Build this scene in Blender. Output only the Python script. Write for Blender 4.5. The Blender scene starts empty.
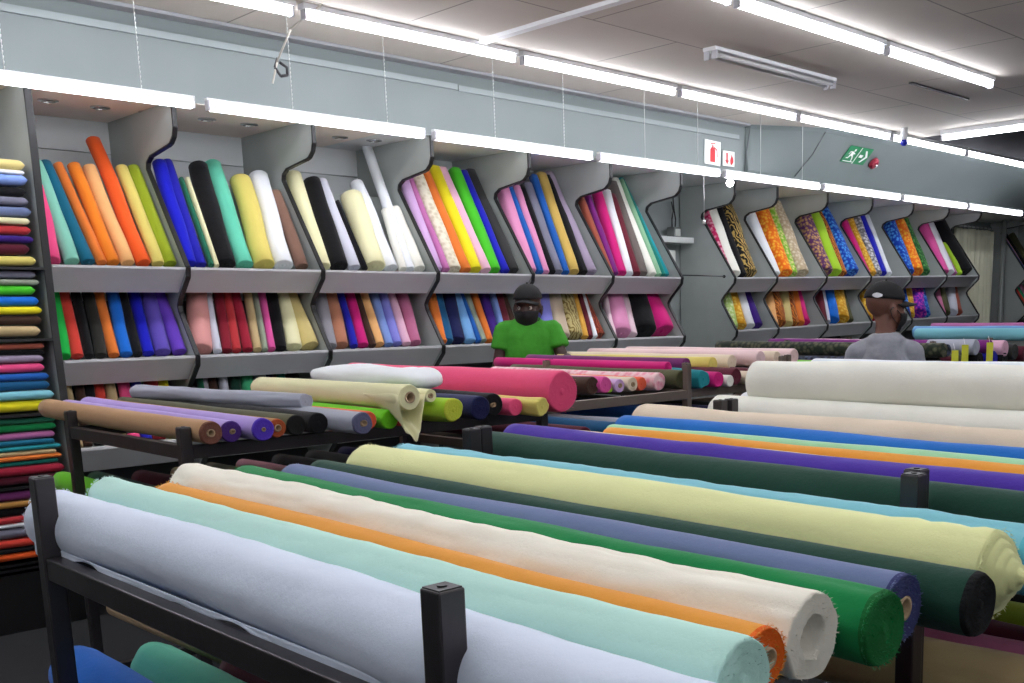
# fabric shop: generated tables first, then the builders
TUBE_EMIT = 9.0
EXPOSURE = 1.18
FPX, PX, PY = (1050.585, 646.0, 504.0)
CAMX, CAMY, CAMZ = [0.68399, -0.72932, -0.01564], [0.14102, 0.11117, 0.98375], [-0.71573, -0.67508, 0.17889]
COL = {'hot_pink': (231, 78, 132), 'mint': (134, 202, 179), 'teal': (17, 98, 125), 'orange': (225, 121, 49), 'bright_orange': (234, 130, 36), 'peach': (238, 180, 117), 'red_orange': (237, 93, 35), 'pale_yellow': (217, 202, 108), 'olive_lime': (146, 164, 34), 'royal_blue': (21, 26, 188), 'deep_blue': (30, 30, 165), 'dark_green': (34, 106, 79), 'cream': (234, 230, 184), 'black': (14, 14, 18), 'aqua_mint': (101, 200, 169), 'white': (232, 236, 240), 'brown': (127, 96, 82), 'pale_grey': (206, 208, 221), 'off_white': (237, 236, 225), 'lilac': (204, 168, 213), 'mauve': (186, 110, 164), 'cream_print': (227, 221, 202), 'yellow': (232, 219, 34), 'pale_pink': (232, 183, 205), 'bright_green': (73, 195, 42), 'cobalt': (26, 30, 179), 'charcoal': (50, 50, 50), 'pink': (221, 144, 185), 'azure': (28, 91, 172), 'slate_grey': (121, 121, 139), 'navy': (27, 32, 81), 'gold': (200, 168, 87), 'grey_lilac': (155, 141, 164), 'rust': (159, 82, 64), 'purple': (122, 36, 122), 'magenta': (205, 30, 120), 'maroon': (105, 33, 47), 'taupe': (109, 100, 96), 'pale_green': (142, 187, 151), 'teal_green': (27, 126, 112), 'bright_teal': (20, 146, 155), 'green': (28, 185, 72), 'scarlet': (214, 65, 52), 'olive_black': (45, 44, 40), 'blue': (25, 111, 214), 'violet': (97, 79, 178), 'bright_violet': (107, 66, 192), 'salmon': (217, 152, 148), 'dark_red': (133, 25, 43), 'red': (190, 55, 60), 'crimson': (156, 30, 53), 'tan': (192, 169, 124), 'grey_green': (150, 159, 141), 'bright_pink': (223, 88, 160), 'gold_cream': (211, 193, 126), 'warm_grey': (150, 148, 155), 'terracotta': (180, 121, 94), 'light_blue': (124, 151, 214), 'periwinkle': (133, 133, 214), 'rose': (195, 114, 150), 'teal_blue': (26, 89, 134), 'sky_blue': (116, 170, 224), 'dark_purple': (61, 30, 124), 'beige': (198, 180, 157), 'saffron': (218, 164, 69), 'pearl_pink': (233, 206, 215), 'lime': (167, 212, 50), 'gold_brown': (164, 119, 56), 'dark_brown': (68, 46, 36), 'spring_green': (66, 174, 120), 'neon_green': (120, 215, 40), 'kelly_green': (16, 133, 70), 'aqua': (130, 198, 212), 'powder_blue': (223, 233, 251), 'pale_mint': (195, 236, 223), 'amber': (236, 159, 60), 'slate_blue': (112, 126, 166), 'forest_green': (28, 68, 54), 'lemon': (236, 238, 173), 'ivory': (249, 243, 227), 'royal_purple': (77, 50, 163), 'sand': (226, 208, 183), 'cerulean': (29, 110, 196), 'pastel_green': (167, 221, 176), 'lavender': (176, 153, 216), 'coral': (234, 99, 67), 'camel': (186, 145, 104), 'burgundy': (91, 28, 46), 'turquoise': (38, 146, 155), 'olive': (84, 84, 57), 'plum': (117, 50, 108), 'dusty_pink': (211, 153, 166), 'blush': (236, 206, 206), 'flamingo': (235, 82, 127), 'silver_grey': (171, 175, 189)}
XU1 = [1.85581, 2.53667, 3.33972, 4.16488, 4.97464, 5.77159, 6.56473]
XU2 = [7.57062, 8.20335, 9.03339, 9.86573, 10.71187, 11.5261, 12.33741]
DOWN = [(2.06657, 6.15129), (2.32715, 6.16829), (2.56819, 6.14272), (2.89489, 6.13473), (3.1439, 6.12917), (3.39007, 6.1389), (3.77917, 6.18768), (4.00271, 6.14828), (4.254, 6.14618)]
SHZ = [1.759, 1.42, 1.062, 0.714, 0.34]
STACK = [('gold_cream', 2.212, 2.263), ('white', 2.192, 2.212), ('light_blue', 2.139, 2.192), ('black', 2.093, 2.136), ('slate_grey', 2.048, 2.089), ('slate_blue', 1.998, 2.045), ('cream', 1.962, 1.995), ('red', 1.914, 1.959), ('dark_purple', 1.876, 1.911), ('burgundy', 1.819, 1.874), ('pale_yellow', 1.77, 1.816), ('slate_grey', 1.71, 1.746), ('grey_green', 1.679, 1.707), ('bright_green', 1.63, 1.678), ('blue', 1.58, 1.627), ('yellow', 1.539, 1.577), ('dark_brown', 1.49, 1.536), ('tan', 1.434, 1.487), ('rust', 1.371, 1.4), ('black', 1.347, 1.37), ('grey_lilac', 1.309, 1.346), ('hot_pink', 1.262, 1.307), ('azure', 1.224, 1.261), ('teal_blue', 1.177, 1.222), ('aqua', 1.13, 1.175), ('yellow', 1.075, 1.129), ('dark_green', 1.017, 1.046), ('kelly_green', 0.98, 1.015), ('mauve', 0.941, 0.975), ('teal', 0.913, 0.939), ('turquoise', 0.889, 0.911), ('tan', 0.864, 0.887), ('orange', 0.841, 0.863), ('teal_green', 0.817, 0.84), ('crimson', 0.769, 0.815), ('burgundy', 0.727, 0.768), ('plum', 0.651, 0.697), ('gold_brown', 0.618, 0.648), ('black', 0.579, 0.615), ('red', 0.544, 0.576), ('white', 0.524, 0.543), ('slate_grey', 0.47, 0.521), ('scarlet', 0.425, 0.466), ('black', 0.403, 0.422), ('red_orange', 0.364, 0.4)]
SHELF = [
 (1, 1, 1, 'hot_pink', 1.892, 5.851, 1.788, 0.064, 0.261, 0.373, 0.0456),
 (1, 1, 1, 'mint', 1.989, 5.841, 1.788, 0.003, 0.356, 0.509, 0.0374),
 (1, 1, 1, 'teal', 2.065, 5.837, 1.788, -0.033, 0.362, 0.517, 0.0342),
 (1, 1, 1, 'orange', 2.127, 5.826, 1.788, -0.036, 0.361, 0.516, 0.0254),
 (1, 1, 1, 'bright_orange', 2.186, 5.836, 1.788, -0.012, 0.363, 0.519, 0.0333),
 (1, 1, 1, 'peach', 2.261, 5.838, 1.788, -0.012, 0.361, 0.515, 0.0353),
 (1, 1, 1, 'red_orange', 2.342, 5.842, 1.788, -0.011, 0.473, 0.676, 0.0383),
 (1, 1, 1, 'pale_yellow', 2.415, 5.835, 1.788, 0.009, 0.371, 0.53, 0.0328),
 (1, 1, 1, 'olive_lime', 2.483, 5.839, 1.788, 0.028, 0.373, 0.533, 0.0358),
 (1, 2, 1, 'royal_blue', 2.575, 5.845, 1.788, 0.052, 0.401, 0.573, 0.0411),
 (1, 2, 1, 'deep_blue', 2.646, 5.832, 1.788, 0.043, 0.412, 0.589, 0.0302),
 (1, 2, 1, 'dark_green', 2.696, 5.812, 1.788, 0.028, 0.347, 0.496, 0.0141),
 (1, 2, 1, 'cream', 2.725, 5.812, 1.788, 0.035, 0.349, 0.499, 0.0141),
 (1, 2, 1, 'black', 2.799, 5.856, 1.788, 0.073, 0.401, 0.573, 0.0548),
 (1, 2, 1, 'aqua_mint', 2.91, 5.856, 1.788, 0.06, 0.416, 0.594, 0.0504),
 (1, 2, 1, 'pale_yellow', 3.03, 5.856, 1.788, 0.075, 0.355, 0.507, 0.061),
 (1, 2, 1, 'white', 3.148, 5.856, 1.788, 0.086, 0.38, 0.543, 0.0564),
 (1, 2, 1, 'brown', 3.262, 5.842, 1.788, 0.065, 0.314, 0.448, 0.0387),
 (1, 3, 1, 'cream', 3.386, 5.856, 1.788, 0.072, 0.402, 0.574, 0.0497),
 (1, 3, 1, 'black', 3.514, 5.856, 1.788, 0.071, 0.377, 0.539, 0.056),
 (1, 3, 1, 'pale_grey', 3.61, 5.844, 1.788, 0.036, 0.384, 0.549, 0.04),
 (1, 3, 1, 'black', 3.666, 5.814, 1.788, 0.015, 0.298, 0.425, 0.0155),
 (1, 3, 1, 'cream', 3.752, 5.856, 1.788, 0.075, 0.316, 0.452, 0.0705),
 (1, 3, 1, 'white', 3.876, 5.85, 1.788, 0.037, 0.39, 0.557, 0.0449),
 (1, 3, 1, 'off_white', 3.95, 5.827, 1.788, 0.072, 0.272, 0.389, 0.0263),
 (1, 3, 1, 'white', 4.01, 5.837, 1.788, 0.111, 0.595, 0.85, 0.0341),
 (1, 3, 1, 'off_white', 4.087, 5.847, 1.788, 0.02, 0.277, 0.395, 0.0425),
 (1, 4, 1, 'lilac', 4.22, 5.842, 1.788, 0.071, 0.439, 0.628, 0.0381),
 (1, 4, 1, 'mauve', 4.284, 5.826, 1.788, 0.054, 0.451, 0.644, 0.0258),
 (1, 4, 1, 'cream_print', 4.366, 5.855, 1.788, 0.058, 0.463, 0.661, 0.0492),
 (1, 4, 1, 'orange', 4.456, 5.841, 1.788, 0.047, 0.482, 0.688, 0.0375),
 (1, 4, 1, 'yellow', 4.541, 5.852, 1.788, 0.06, 0.499, 0.712, 0.0467),
 (1, 4, 1, 'pale_pink', 4.626, 5.842, 1.788, 0.038, 0.502, 0.717, 0.0389),
 (1, 4, 1, 'bright_green', 4.713, 5.854, 1.788, 0.071, 0.5, 0.714, 0.0483),
 (1, 4, 1, 'cobalt', 4.793, 5.833, 1.788, 0.058, 0.502, 0.717, 0.0313),
 (1, 4, 1, 'charcoal', 4.874, 5.85, 1.788, 0.072, 0.504, 0.72, 0.0454),
 (1, 5, 1, 'pink', 5.031, 5.852, 1.788, 0.127, 0.437, 0.624, 0.0467),
 (1, 5, 1, 'azure', 5.106, 5.827, 1.788, 0.114, 0.444, 0.634, 0.0263),
 (1, 5, 1, 'pink', 5.163, 5.833, 1.788, 0.132, 0.448, 0.64, 0.031),
 (1, 5, 1, 'black', 5.221, 5.825, 1.788, 0.123, 0.455, 0.651, 0.0242),
 (1, 5, 1, 'slate_grey', 5.289, 5.843, 1.788, 0.129, 0.466, 0.666, 0.0393),
 (1, 5, 1, 'azure', 5.358, 5.831, 1.788, 0.171, 0.521, 0.744, 0.0298),
 (1, 5, 1, 'gold', 5.449, 5.851, 1.788, 0.186, 0.528, 0.755, 0.0455),
 (1, 5, 1, 'black', 5.541, 5.845, 1.788, 0.143, 0.52, 0.742, 0.0412),
 (1, 5, 1, 'grey_lilac', 5.634, 5.852, 1.788, 0.179, 0.539, 0.77, 0.0471),
 (1, 6, 1, 'rust', 5.815, 5.828, 1.788, 0.109, 0.413, 0.59, 0.027),
 (1, 6, 1, 'purple', 5.869, 5.828, 1.788, 0.148, 0.44, 0.629, 0.0273),
 (1, 6, 1, 'magenta', 5.957, 5.846, 1.788, 0.208, 0.46, 0.657, 0.0414),
 (1, 6, 1, 'white', 6.035, 5.84, 1.788, 0.238, 0.471, 0.673, 0.0367),
 (1, 6, 1, 'maroon', 6.115, 5.84, 1.788, 0.194, 0.449, 0.642, 0.0372),
 (1, 6, 1, 'taupe', 6.195, 5.848, 1.788, 0.213, 0.526, 0.751, 0.0432),
 (1, 6, 1, 'off_white', 6.3, 5.841, 1.788, 0.151, 0.552, 0.788, 0.0374),
 (1, 6, 1, 'pale_green', 6.359, 5.821, 1.788, 0.158, 0.554, 0.791, 0.0216),
 (1, 6, 1, 'teal_green', 6.407, 5.821, 1.788, 0.174, 0.557, 0.796, 0.0213),
 (1, 6, 1, 'bright_teal', 6.455, 5.828, 1.788, 0.211, 0.563, 0.804, 0.0269),
 (1, 1, 2, 'green', 1.892, 5.819, 1.318, 0.089, 0.34, 0.486, 0.0359),
 (1, 1, 2, 'scarlet', 1.957, 5.811, 1.318, 0.063, 0.342, 0.489, 0.0297),
 (1, 1, 2, 'black', 2.01, 5.801, 1.318, 0.067, 0.342, 0.489, 0.0215),
 (1, 1, 2, 'olive_black', 2.068, 5.811, 1.318, 0.08, 0.341, 0.487, 0.0291),
 (1, 1, 2, 'orange', 2.131, 5.808, 1.318, 0.059, 0.342, 0.489, 0.0272),
 (1, 1, 2, 'blue', 2.196, 5.815, 1.318, 0.072, 0.342, 0.488, 0.0326),
 (1, 1, 2, 'black', 2.252, 5.803, 1.318, 0.053, 0.343, 0.49, 0.0229),
 (1, 1, 2, 'royal_blue', 2.309, 5.813, 1.318, 0.067, 0.342, 0.488, 0.031),
 (1, 1, 2, 'violet', 2.393, 5.827, 1.318, 0.062, 0.342, 0.489, 0.0423),
 (1, 1, 2, 'bright_violet', 2.479, 5.821, 1.318, 0.045, 0.343, 0.49, 0.0378),
 (1, 2, 2, 'salmon', 2.594, 5.836, 1.318, 0.152, 0.333, 0.476, 0.0612),
 (1, 2, 2, 'pale_grey', 2.684, 5.803, 1.318, 0.105, 0.339, 0.484, 0.0227),
 (1, 2, 2, 'dark_red', 2.742, 5.812, 1.318, 0.128, 0.336, 0.48, 0.0303),
 (1, 2, 2, 'red', 2.8, 5.809, 1.318, 0.105, 0.339, 0.484, 0.0279),
 (1, 2, 2, 'crimson', 2.865, 5.811, 1.318, 0.091, 0.34, 0.486, 0.0297),
 (1, 2, 2, 'tan', 2.919, 5.804, 1.318, 0.113, 0.338, 0.483, 0.0241),
 (1, 2, 2, 'grey_green', 2.961, 5.795, 1.318, 0.116, 0.338, 0.482, 0.016),
 (1, 2, 2, 'bright_pink', 3.004, 5.801, 1.318, 0.122, 0.337, 0.481, 0.0215),
 (1, 2, 2, 'black', 3.066, 5.817, 1.318, 0.135, 0.335, 0.479, 0.0343),
 (1, 2, 2, 'cream', 3.161, 5.833, 1.318, 0.132, 0.336, 0.479, 0.0478),
 (1, 2, 2, 'gold_cream', 3.271, 5.836, 1.318, 0.12, 0.337, 0.482, 0.0556),
 (1, 3, 2, 'warm_grey', 3.391, 5.824, 1.318, 0.133, 0.336, 0.479, 0.0403),
 (1, 3, 2, 'terracotta', 3.479, 5.829, 1.318, 0.112, 0.338, 0.483, 0.0446),
 (1, 3, 2, 'deep_blue', 3.549, 5.805, 1.318, 0.094, 0.34, 0.485, 0.0244),
 (1, 3, 2, 'magenta', 3.619, 5.818, 1.318, 0.097, 0.34, 0.485, 0.0354),
 (1, 3, 2, 'dark_brown', 3.676, 5.801, 1.318, 0.074, 0.341, 0.488, 0.0215),
 (1, 3, 2, 'peach', 3.734, 5.819, 1.318, 0.07, 0.342, 0.488, 0.0363),
 (1, 3, 2, 'light_blue', 3.8, 5.811, 1.318, 0.084, 0.341, 0.487, 0.0295),
 (1, 3, 2, 'periwinkle', 3.867, 5.816, 1.318, 0.09, 0.34, 0.486, 0.0336),
 (1, 3, 2, 'pale_pink', 3.935, 5.812, 1.318, 0.077, 0.341, 0.488, 0.0303),
 (1, 3, 2, 'rose', 4.011, 5.827, 1.318, 0.102, 0.339, 0.484, 0.0424),
 (1, 4, 2, 'orange', 4.184, 5.819, 1.318, 0.143, 0.334, 0.477, 0.036),
 (1, 4, 2, 'teal_blue', 4.265, 5.825, 1.318, 0.134, 0.335, 0.479, 0.0406),
 (1, 4, 2, 'navy', 4.355, 5.836, 1.318, 0.158, 0.332, 0.474, 0.0497),
 (1, 4, 2, 'sky_blue', 4.447, 5.821, 1.318, 0.101, 0.339, 0.485, 0.038),
 (1, 4, 2, 'azure', 4.507, 5.796, 1.318, 0.051, 0.343, 0.49, 0.0171),
 (1, 4, 2, 'grey_green', 4.55, 5.807, 1.318, 0.062, 0.342, 0.489, 0.0258),
 (1, 4, 2, 'orange', 4.602, 5.807, 1.318, 0.087, 0.34, 0.486, 0.0261),
 (1, 4, 2, 'dark_purple', 4.672, 5.823, 1.318, 0.13, 0.336, 0.48, 0.0397),
 (1, 4, 2, 'light_blue', 4.734, 5.802, 1.318, 0.132, 0.336, 0.479, 0.0223),
 (1, 4, 2, 'maroon', 4.797, 5.819, 1.318, 0.151, 0.333, 0.476, 0.0362),
 (1, 4, 2, 'dark_brown', 4.87, 5.814, 1.318, 0.123, 0.337, 0.481, 0.0321),
 (1, 5, 2, 'violet', 5.048, 5.827, 1.318, 0.189, 0.327, 0.467, 0.0427),
 (1, 5, 2, 'periwinkle', 5.173, 5.836, 1.318, 0.201, 0.324, 0.463, 0.0535),
 (1, 5, 2, 'beige', 5.301, 5.836, 1.318, 0.164, 0.331, 0.473, 0.0598),
 (1, 5, 2, 'gold_scroll', 5.422, 5.836, 1.318, 0.179, 0.328, 0.469, 0.0611),
 (1, 5, 2, 'saffron', 5.514, 5.807, 1.318, 0.159, 0.332, 0.474, 0.0259),
 (1, 5, 2, 'maroon', 5.566, 5.803, 1.318, 0.166, 0.331, 0.472, 0.0233),
 (1, 5, 2, 'white', 5.608, 5.798, 1.318, 0.174, 0.329, 0.47, 0.0188),
 (1, 5, 2, 'rust_print', 5.683, 5.834, 1.318, 0.231, 0.318, 0.454, 0.0481),
 (1, 6, 2, 'pearl_pink', 5.802, 5.808, 1.318, 0.215, 0.321, 0.459, 0.0273),
 (1, 6, 2, 'pink', 5.924, 5.836, 1.318, 0.181, 0.328, 0.469, 0.0837),
 (1, 6, 2, 'pearl_pink', 6.047, 5.824, 1.318, 0.196, 0.325, 0.464, 0.0399),
 (1, 6, 2, 'black', 6.198, 5.836, 1.318, 0.153, 0.333, 0.475, 0.0995),
 (1, 6, 2, 'magenta', 6.401, 5.836, 1.318, 0.203, 0.324, 0.463, 0.0969),
 (1, 1, 3, 'tan', 1.891, 5.741, 0.868, 0.072, 0.342, 0.488, 0.021),
 (1, 1, 3, 'dark_brown', 1.938, 5.744, 0.868, 0.093, 0.34, 0.486, 0.0237),
 (1, 1, 3, 'black', 1.991, 5.744, 0.868, 0.085, 0.341, 0.487, 0.024),
 (1, 1, 3, 'scarlet', 2.045, 5.751, 0.868, 0.072, 0.342, 0.488, 0.0292),
 (1, 1, 3, 'tan', 2.104, 5.748, 0.868, 0.072, 0.342, 0.488, 0.0272),
 (1, 1, 3, 'hot_pink', 2.169, 5.752, 0.868, 0.085, 0.341, 0.487, 0.0302),
 (1, 1, 3, 'deep_blue', 2.23, 5.749, 0.868, 0.084, 0.341, 0.487, 0.0282),
 (1, 1, 3, 'red', 2.303, 5.76, 0.868, 0.103, 0.339, 0.484, 0.0365),
 (1, 1, 3, 'yellow', 2.377, 5.747, 0.868, 0.085, 0.341, 0.487, 0.0266),
 (1, 2, 3, 'dark_green', 2.502, 5.749, 0.868, 0.108, 0.338, 0.484, 0.0275),
 (1, 2, 3, 'warm_grey', 2.564, 5.749, 0.868, 0.12, 0.337, 0.482, 0.0279),
 (1, 2, 3, 'dark_brown', 2.626, 5.746, 0.868, 0.119, 0.337, 0.482, 0.0255),
 (1, 2, 3, 'pale_grey', 2.689, 5.747, 0.868, 0.132, 0.336, 0.48, 0.0259),
 (1, 2, 3, 'forest_green', 2.753, 5.751, 0.868, 0.148, 0.333, 0.476, 0.0292),
 (1, 2, 3, 'spring_green', 2.824, 5.759, 0.868, 0.157, 0.332, 0.474, 0.0357),
 (1, 2, 3, 'silver_grey', 2.903, 5.759, 0.868, 0.161, 0.331, 0.474, 0.0364),
 (1, 2, 3, 'navy', 2.97, 5.745, 0.868, 0.124, 0.337, 0.481, 0.0247),
 (1, 2, 3, 'teal_green', 3.033, 5.746, 0.868, 0.151, 0.333, 0.476, 0.025),
 (1, 2, 3, 'black', 3.109, 5.762, 0.868, 0.144, 0.334, 0.477, 0.0382),
 (1, 3, 3, 'white', 3.319, 5.739, 0.868, 0.17, 0.33, 0.471, 0.0201),
 (1, 3, 3, 'navy', 3.386, 5.748, 0.868, 0.168, 0.33, 0.472, 0.0272),
 (1, 3, 3, 'light_blue', 3.441, 5.74, 0.868, 0.147, 0.334, 0.477, 0.0206),
 (1, 3, 3, 'lime', 3.497, 5.74, 0.868, 0.148, 0.334, 0.476, 0.0209),
 (1, 3, 3, 'violet', 3.56, 5.745, 0.868, 0.154, 0.333, 0.475, 0.0247),
 (1, 3, 3, 'dark_green', 3.632, 5.754, 0.868, 0.121, 0.337, 0.481, 0.0323),
 (1, 3, 3, 'black', 3.719, 5.764, 0.868, 0.117, 0.337, 0.482, 0.0403),
 (1, 3, 3, 'burgundy', 3.808, 5.756, 0.868, 0.105, 0.339, 0.484, 0.0336),
 (2, 1, 1, 'crimson_print', 7.571, 6.089, 1.809, 0.158, 0.438, 0.625, 0.0359),
 (2, 1, 1, 'off_white', 7.672, 6.106, 1.81, 0.186, 0.456, 0.652, 0.0657),
 (2, 1, 1, 'black', 7.79, 6.099, 1.812, 0.215, 0.474, 0.678, 0.0446),
 (2, 1, 1, 'black_gold_print', 7.91, 6.106, 1.815, 0.246, 0.48, 0.685, 0.0756),
 (2, 2, 1, 'white', 8.299, 6.106, 1.822, 0.165, 0.439, 0.627, 0.056),
 (2, 2, 1, 'orange_print', 8.461, 6.106, 1.825, 0.217, 0.467, 0.667, 0.0771),
 (2, 2, 1, 'green_gold_print', 8.593, 6.106, 1.827, 0.251, 0.48, 0.685, 0.055),
 (2, 2, 1, 'beige_print', 8.745, 6.106, 1.83, 0.287, 0.493, 0.704, 0.0767),
 (2, 3, 1, 'purple_gold_print', 9.13, 6.106, 1.837, 0.196, 0.426, 0.609, 0.0899),
 (2, 3, 1, 'lime', 9.312, 6.106, 1.84, 0.236, 0.455, 0.65, 0.0829),
 (2, 3, 1, 'brown_print', 9.461, 6.106, 1.843, 0.255, 0.467, 0.668, 0.0564),
 (2, 3, 1, 'blue_print', 9.632, 6.106, 1.846, 0.274, 0.48, 0.686, 0.0865),
 (2, 4, 1, 'magenta', 9.925, 6.106, 1.851, 0.171, 0.399, 0.569, 0.0499),
 (2, 4, 1, 'gold_print', 10.046, 6.106, 1.853, 0.195, 0.441, 0.631, 0.0507),
 (2, 4, 1, 'grey_print', 10.168, 6.106, 1.855, 0.243, 0.446, 0.637, 0.0515),
 (2, 4, 1, 'cobalt', 10.272, 6.106, 1.857, 0.26, 0.457, 0.653, 0.0521),
 (2, 4, 1, 'white', 10.377, 6.097, 1.859, 0.247, 0.459, 0.656, 0.0423),
 (2, 5, 1, 'blue_print', 10.789, 6.106, 1.866, 0.271, 0.438, 0.625, 0.0778),
 (2, 5, 1, 'orange_print', 10.969, 6.106, 1.87, 0.317, 0.452, 0.646, 0.0909),
 (2, 5, 1, 'green_print', 11.176, 6.106, 1.873, 0.411, 0.452, 0.646, 0.0699),
 (2, 6, 1, 'bright_pink', 11.606, 6.106, 1.881, 0.23, 0.429, 0.613, 0.0735),
 (2, 6, 1, 'white', 11.754, 6.106, 1.884, 0.234, 0.433, 0.618, 0.0748),
 (2, 6, 1, 'mauve', 11.879, 6.091, 1.886, 0.181, 0.433, 0.618, 0.0379),
 (2, 6, 1, 'lime', 12.007, 6.092, 1.888, 0.209, 0.463, 0.662, 0.0385),
 (2, 6, 1, 'black', 12.162, 6.106, 1.891, 0.12, 0.429, 0.613, 0.1045),
 (2, 1, 2, 'lime_print', 7.603, 6.086, 1.339, 0.24, 0.315, 0.45, 0.0511),
 (2, 1, 2, 'gold_print', 7.751, 6.086, 1.342, 0.2, 0.324, 0.463, 0.0597),
 (2, 1, 2, 'white', 7.886, 6.086, 1.344, 0.178, 0.329, 0.469, 0.0533),
 (2, 1, 2, 'dark_purple', 8.009, 6.086, 1.346, 0.199, 0.325, 0.464, 0.0542),
 (2, 2, 2, 'peach', 8.245, 6.084, 1.351, 0.279, 0.305, 0.435, 0.0481),
 (2, 2, 2, 'brown_print', 8.359, 6.086, 1.353, 0.263, 0.309, 0.442, 0.0651),
 (2, 2, 2, 'gold_cream', 8.49, 6.086, 1.355, 0.304, 0.297, 0.424, 0.0498),
 (2, 2, 2, 'brown_print', 8.59, 6.076, 1.357, 0.29, 0.301, 0.43, 0.0421),
 (2, 2, 2, 'orange', 8.692, 6.077, 1.359, 0.292, 0.301, 0.43, 0.0427),
 (2, 2, 2, 'magenta', 8.795, 6.086, 1.361, 0.344, 0.282, 0.402, 0.052),
 (2, 3, 2, 'maroon', 9.059, 6.08, 1.365, 0.319, 0.291, 0.416, 0.0449),
 (2, 3, 2, 'pale_grey', 9.15, 6.069, 1.367, 0.302, 0.297, 0.425, 0.0364),
 (2, 3, 2, 'blue', 9.278, 6.086, 1.369, 0.311, 0.294, 0.421, 0.0648),
 (2, 3, 2, 'gold_print', 9.446, 6.086, 1.372, 0.288, 0.302, 0.431, 0.0757),
 (2, 3, 2, 'olive', 9.58, 6.072, 1.375, 0.259, 0.31, 0.443, 0.0385),
 (2, 4, 2, 'gold_print', 9.914, 6.086, 1.381, 0.313, 0.294, 0.419, 0.0603),
 (2, 4, 2, 'crimson', 10.035, 6.086, 1.383, 0.313, 0.293, 0.419, 0.0511),
 (2, 4, 2, 'navy', 10.18, 6.086, 1.386, 0.313, 0.294, 0.419, 0.0728),
 (2, 4, 2, 'teal', 10.347, 6.086, 1.389, 0.313, 0.294, 0.419, 0.0744),
 (2, 5, 2, 'blue_print', 10.738, 6.079, 1.396, 0.331, 0.287, 0.41, 0.0446),
 (2, 5, 2, 'gold_print', 10.85, 6.086, 1.398, 0.367, 0.272, 0.389, 0.0565),
 (2, 5, 2, 'purple_print', 11.033, 6.086, 1.401, 0.344, 0.282, 0.403, 0.0924),
 (2, 5, 2, 'blue_print', 11.196, 6.086, 1.404, 0.429, 0.241, 0.344, 0.0589),
 (2, 6, 2, 'rose', 11.556, 6.085, 1.41, 0.341, 0.283, 0.404, 0.0491),
 (2, 6, 2, 'olive', 11.68, 6.086, 1.413, 0.312, 0.294, 0.42, 0.0623),
 (2, 6, 2, 'pale_grey', 11.855, 6.086, 1.416, 0.417, 0.247, 0.353, 0.0634),
 (2, 6, 2, 'rust', 11.983, 6.086, 1.418, 0.396, 0.258, 0.369, 0.0644),
 (3, 1, 1, 'azure', 14.04, 6.2, 1.94, -0.0, 0.37, 0.53, 0.05),
 (3, 1, 1, 'pale_pink', 14.14, 6.2, 1.94, 0, 0.37, 0.53, 0.03),
 (3, 1, 1, 'black', 14.22, 6.2, 1.94, 0, 0.37, 0.53, 0.04),
 (3, 1, 1, 'crimson', 14.02, 6.2, 1.94, 0, 0.37, 0.53, 0.05),
 (3, 1, 1, 'olive', 14.43, 6.2, 1.94, 0, 0.37, 0.53, 0.05),
 (3, 1, 2, 'black', 14.02, 6.16, 1.47, 0, 0.35, 0.5, 0.04),
 (3, 1, 2, 'scarlet', 14.11, 6.16, 1.47, 0, 0.35, 0.5, 0.04),
 (3, 1, 2, 'spring_green', 14.2, 6.16, 1.47, 0, 0.35, 0.5, 0.04),
 (3, 1, 2, 'pink', 14.3, 6.16, 1.47, 0, 0.35, 0.5, 0.05),
]
PRINT_ROLLS = [('night_print', 5.95, 1.16, 0.04, 3.3, 4.9), ('camo_print', 6.05, 1.245, 0.045, 3.15, 4.95), ('black', 6.08, 1.16, 0.04, 3.2, 4.8), ('night_print', 6.2, 1.235, 0.04, 3.2, 5.0), ('burgundy', 6.2, 1.16, 0.04, 3.15, 4.8), ('olive', 6.33, 1.16, 0.045, 3.15, 4.8), ('silver_grey', 6.42, 1.25, 0.05, 3.12, 3.45), ('black', 6.48, 1.165, 0.05, 3.12, 4.8), ('purple', 6.62, 1.245, 0.045, 3.12, 4.9), ('deep_blue', 6.64, 1.165, 0.055, 3.1, 4.8), ('pale_pink', 6.8, 1.23, 0.055, 3.1, 4.9), ('charcoal', 6.95, 1.2, 0.055, 3.1, 4.9), ('burgundy', 7.12, 1.18, 0.055, 3.1, 4.8), ('black', 6.8, 1.16, 0.045, 3.1, 4.8), ('aqua', 8.15, 1.285, 0.05, 2.9, 4.5), ('sky_blue', 8.3, 1.3, 0.05, 3.0, 4.6), ('mauve', 8.42, 1.335, 0.04, 3.0, 4.5), ('dusty_pink', 8.52, 1.33, 0.04, 3.0, 4.4)]
PRLAB = ['dark navy printed roll at the left of the rack behind the capped man', 'camouflage roll on top of the rack right of the capped man', 'black roll beneath the camouflage roll', 'dark printed roll on top, its white far end left of the capped man', 'burgundy roll low beside the black one', 'olive roll with yellow tags hanging before it', 'silver grey sheer roll above the price tags', 'black roll between olive and royal blue', 'purple roll draped over the royal blue one', 'deep blue roll below the purple one', 'pale pink roll end at the right edge of the brown rack', 'charcoal roll beside the pale pink one', 'burgundy roll at the right edge', 'black roll below the pale pink one', 'aqua long roll on the far right rack', 'sky blue long roll behind the aqua one', 'mauve long roll behind the sky blue one', 'dusty pink long roll at the very back on the right']
import bpy, bmesh, math, random
from mathutils import Vector, Matrix, noise
random.seed(7)
col = bpy.context.scene.collection
V = Vector

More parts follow.
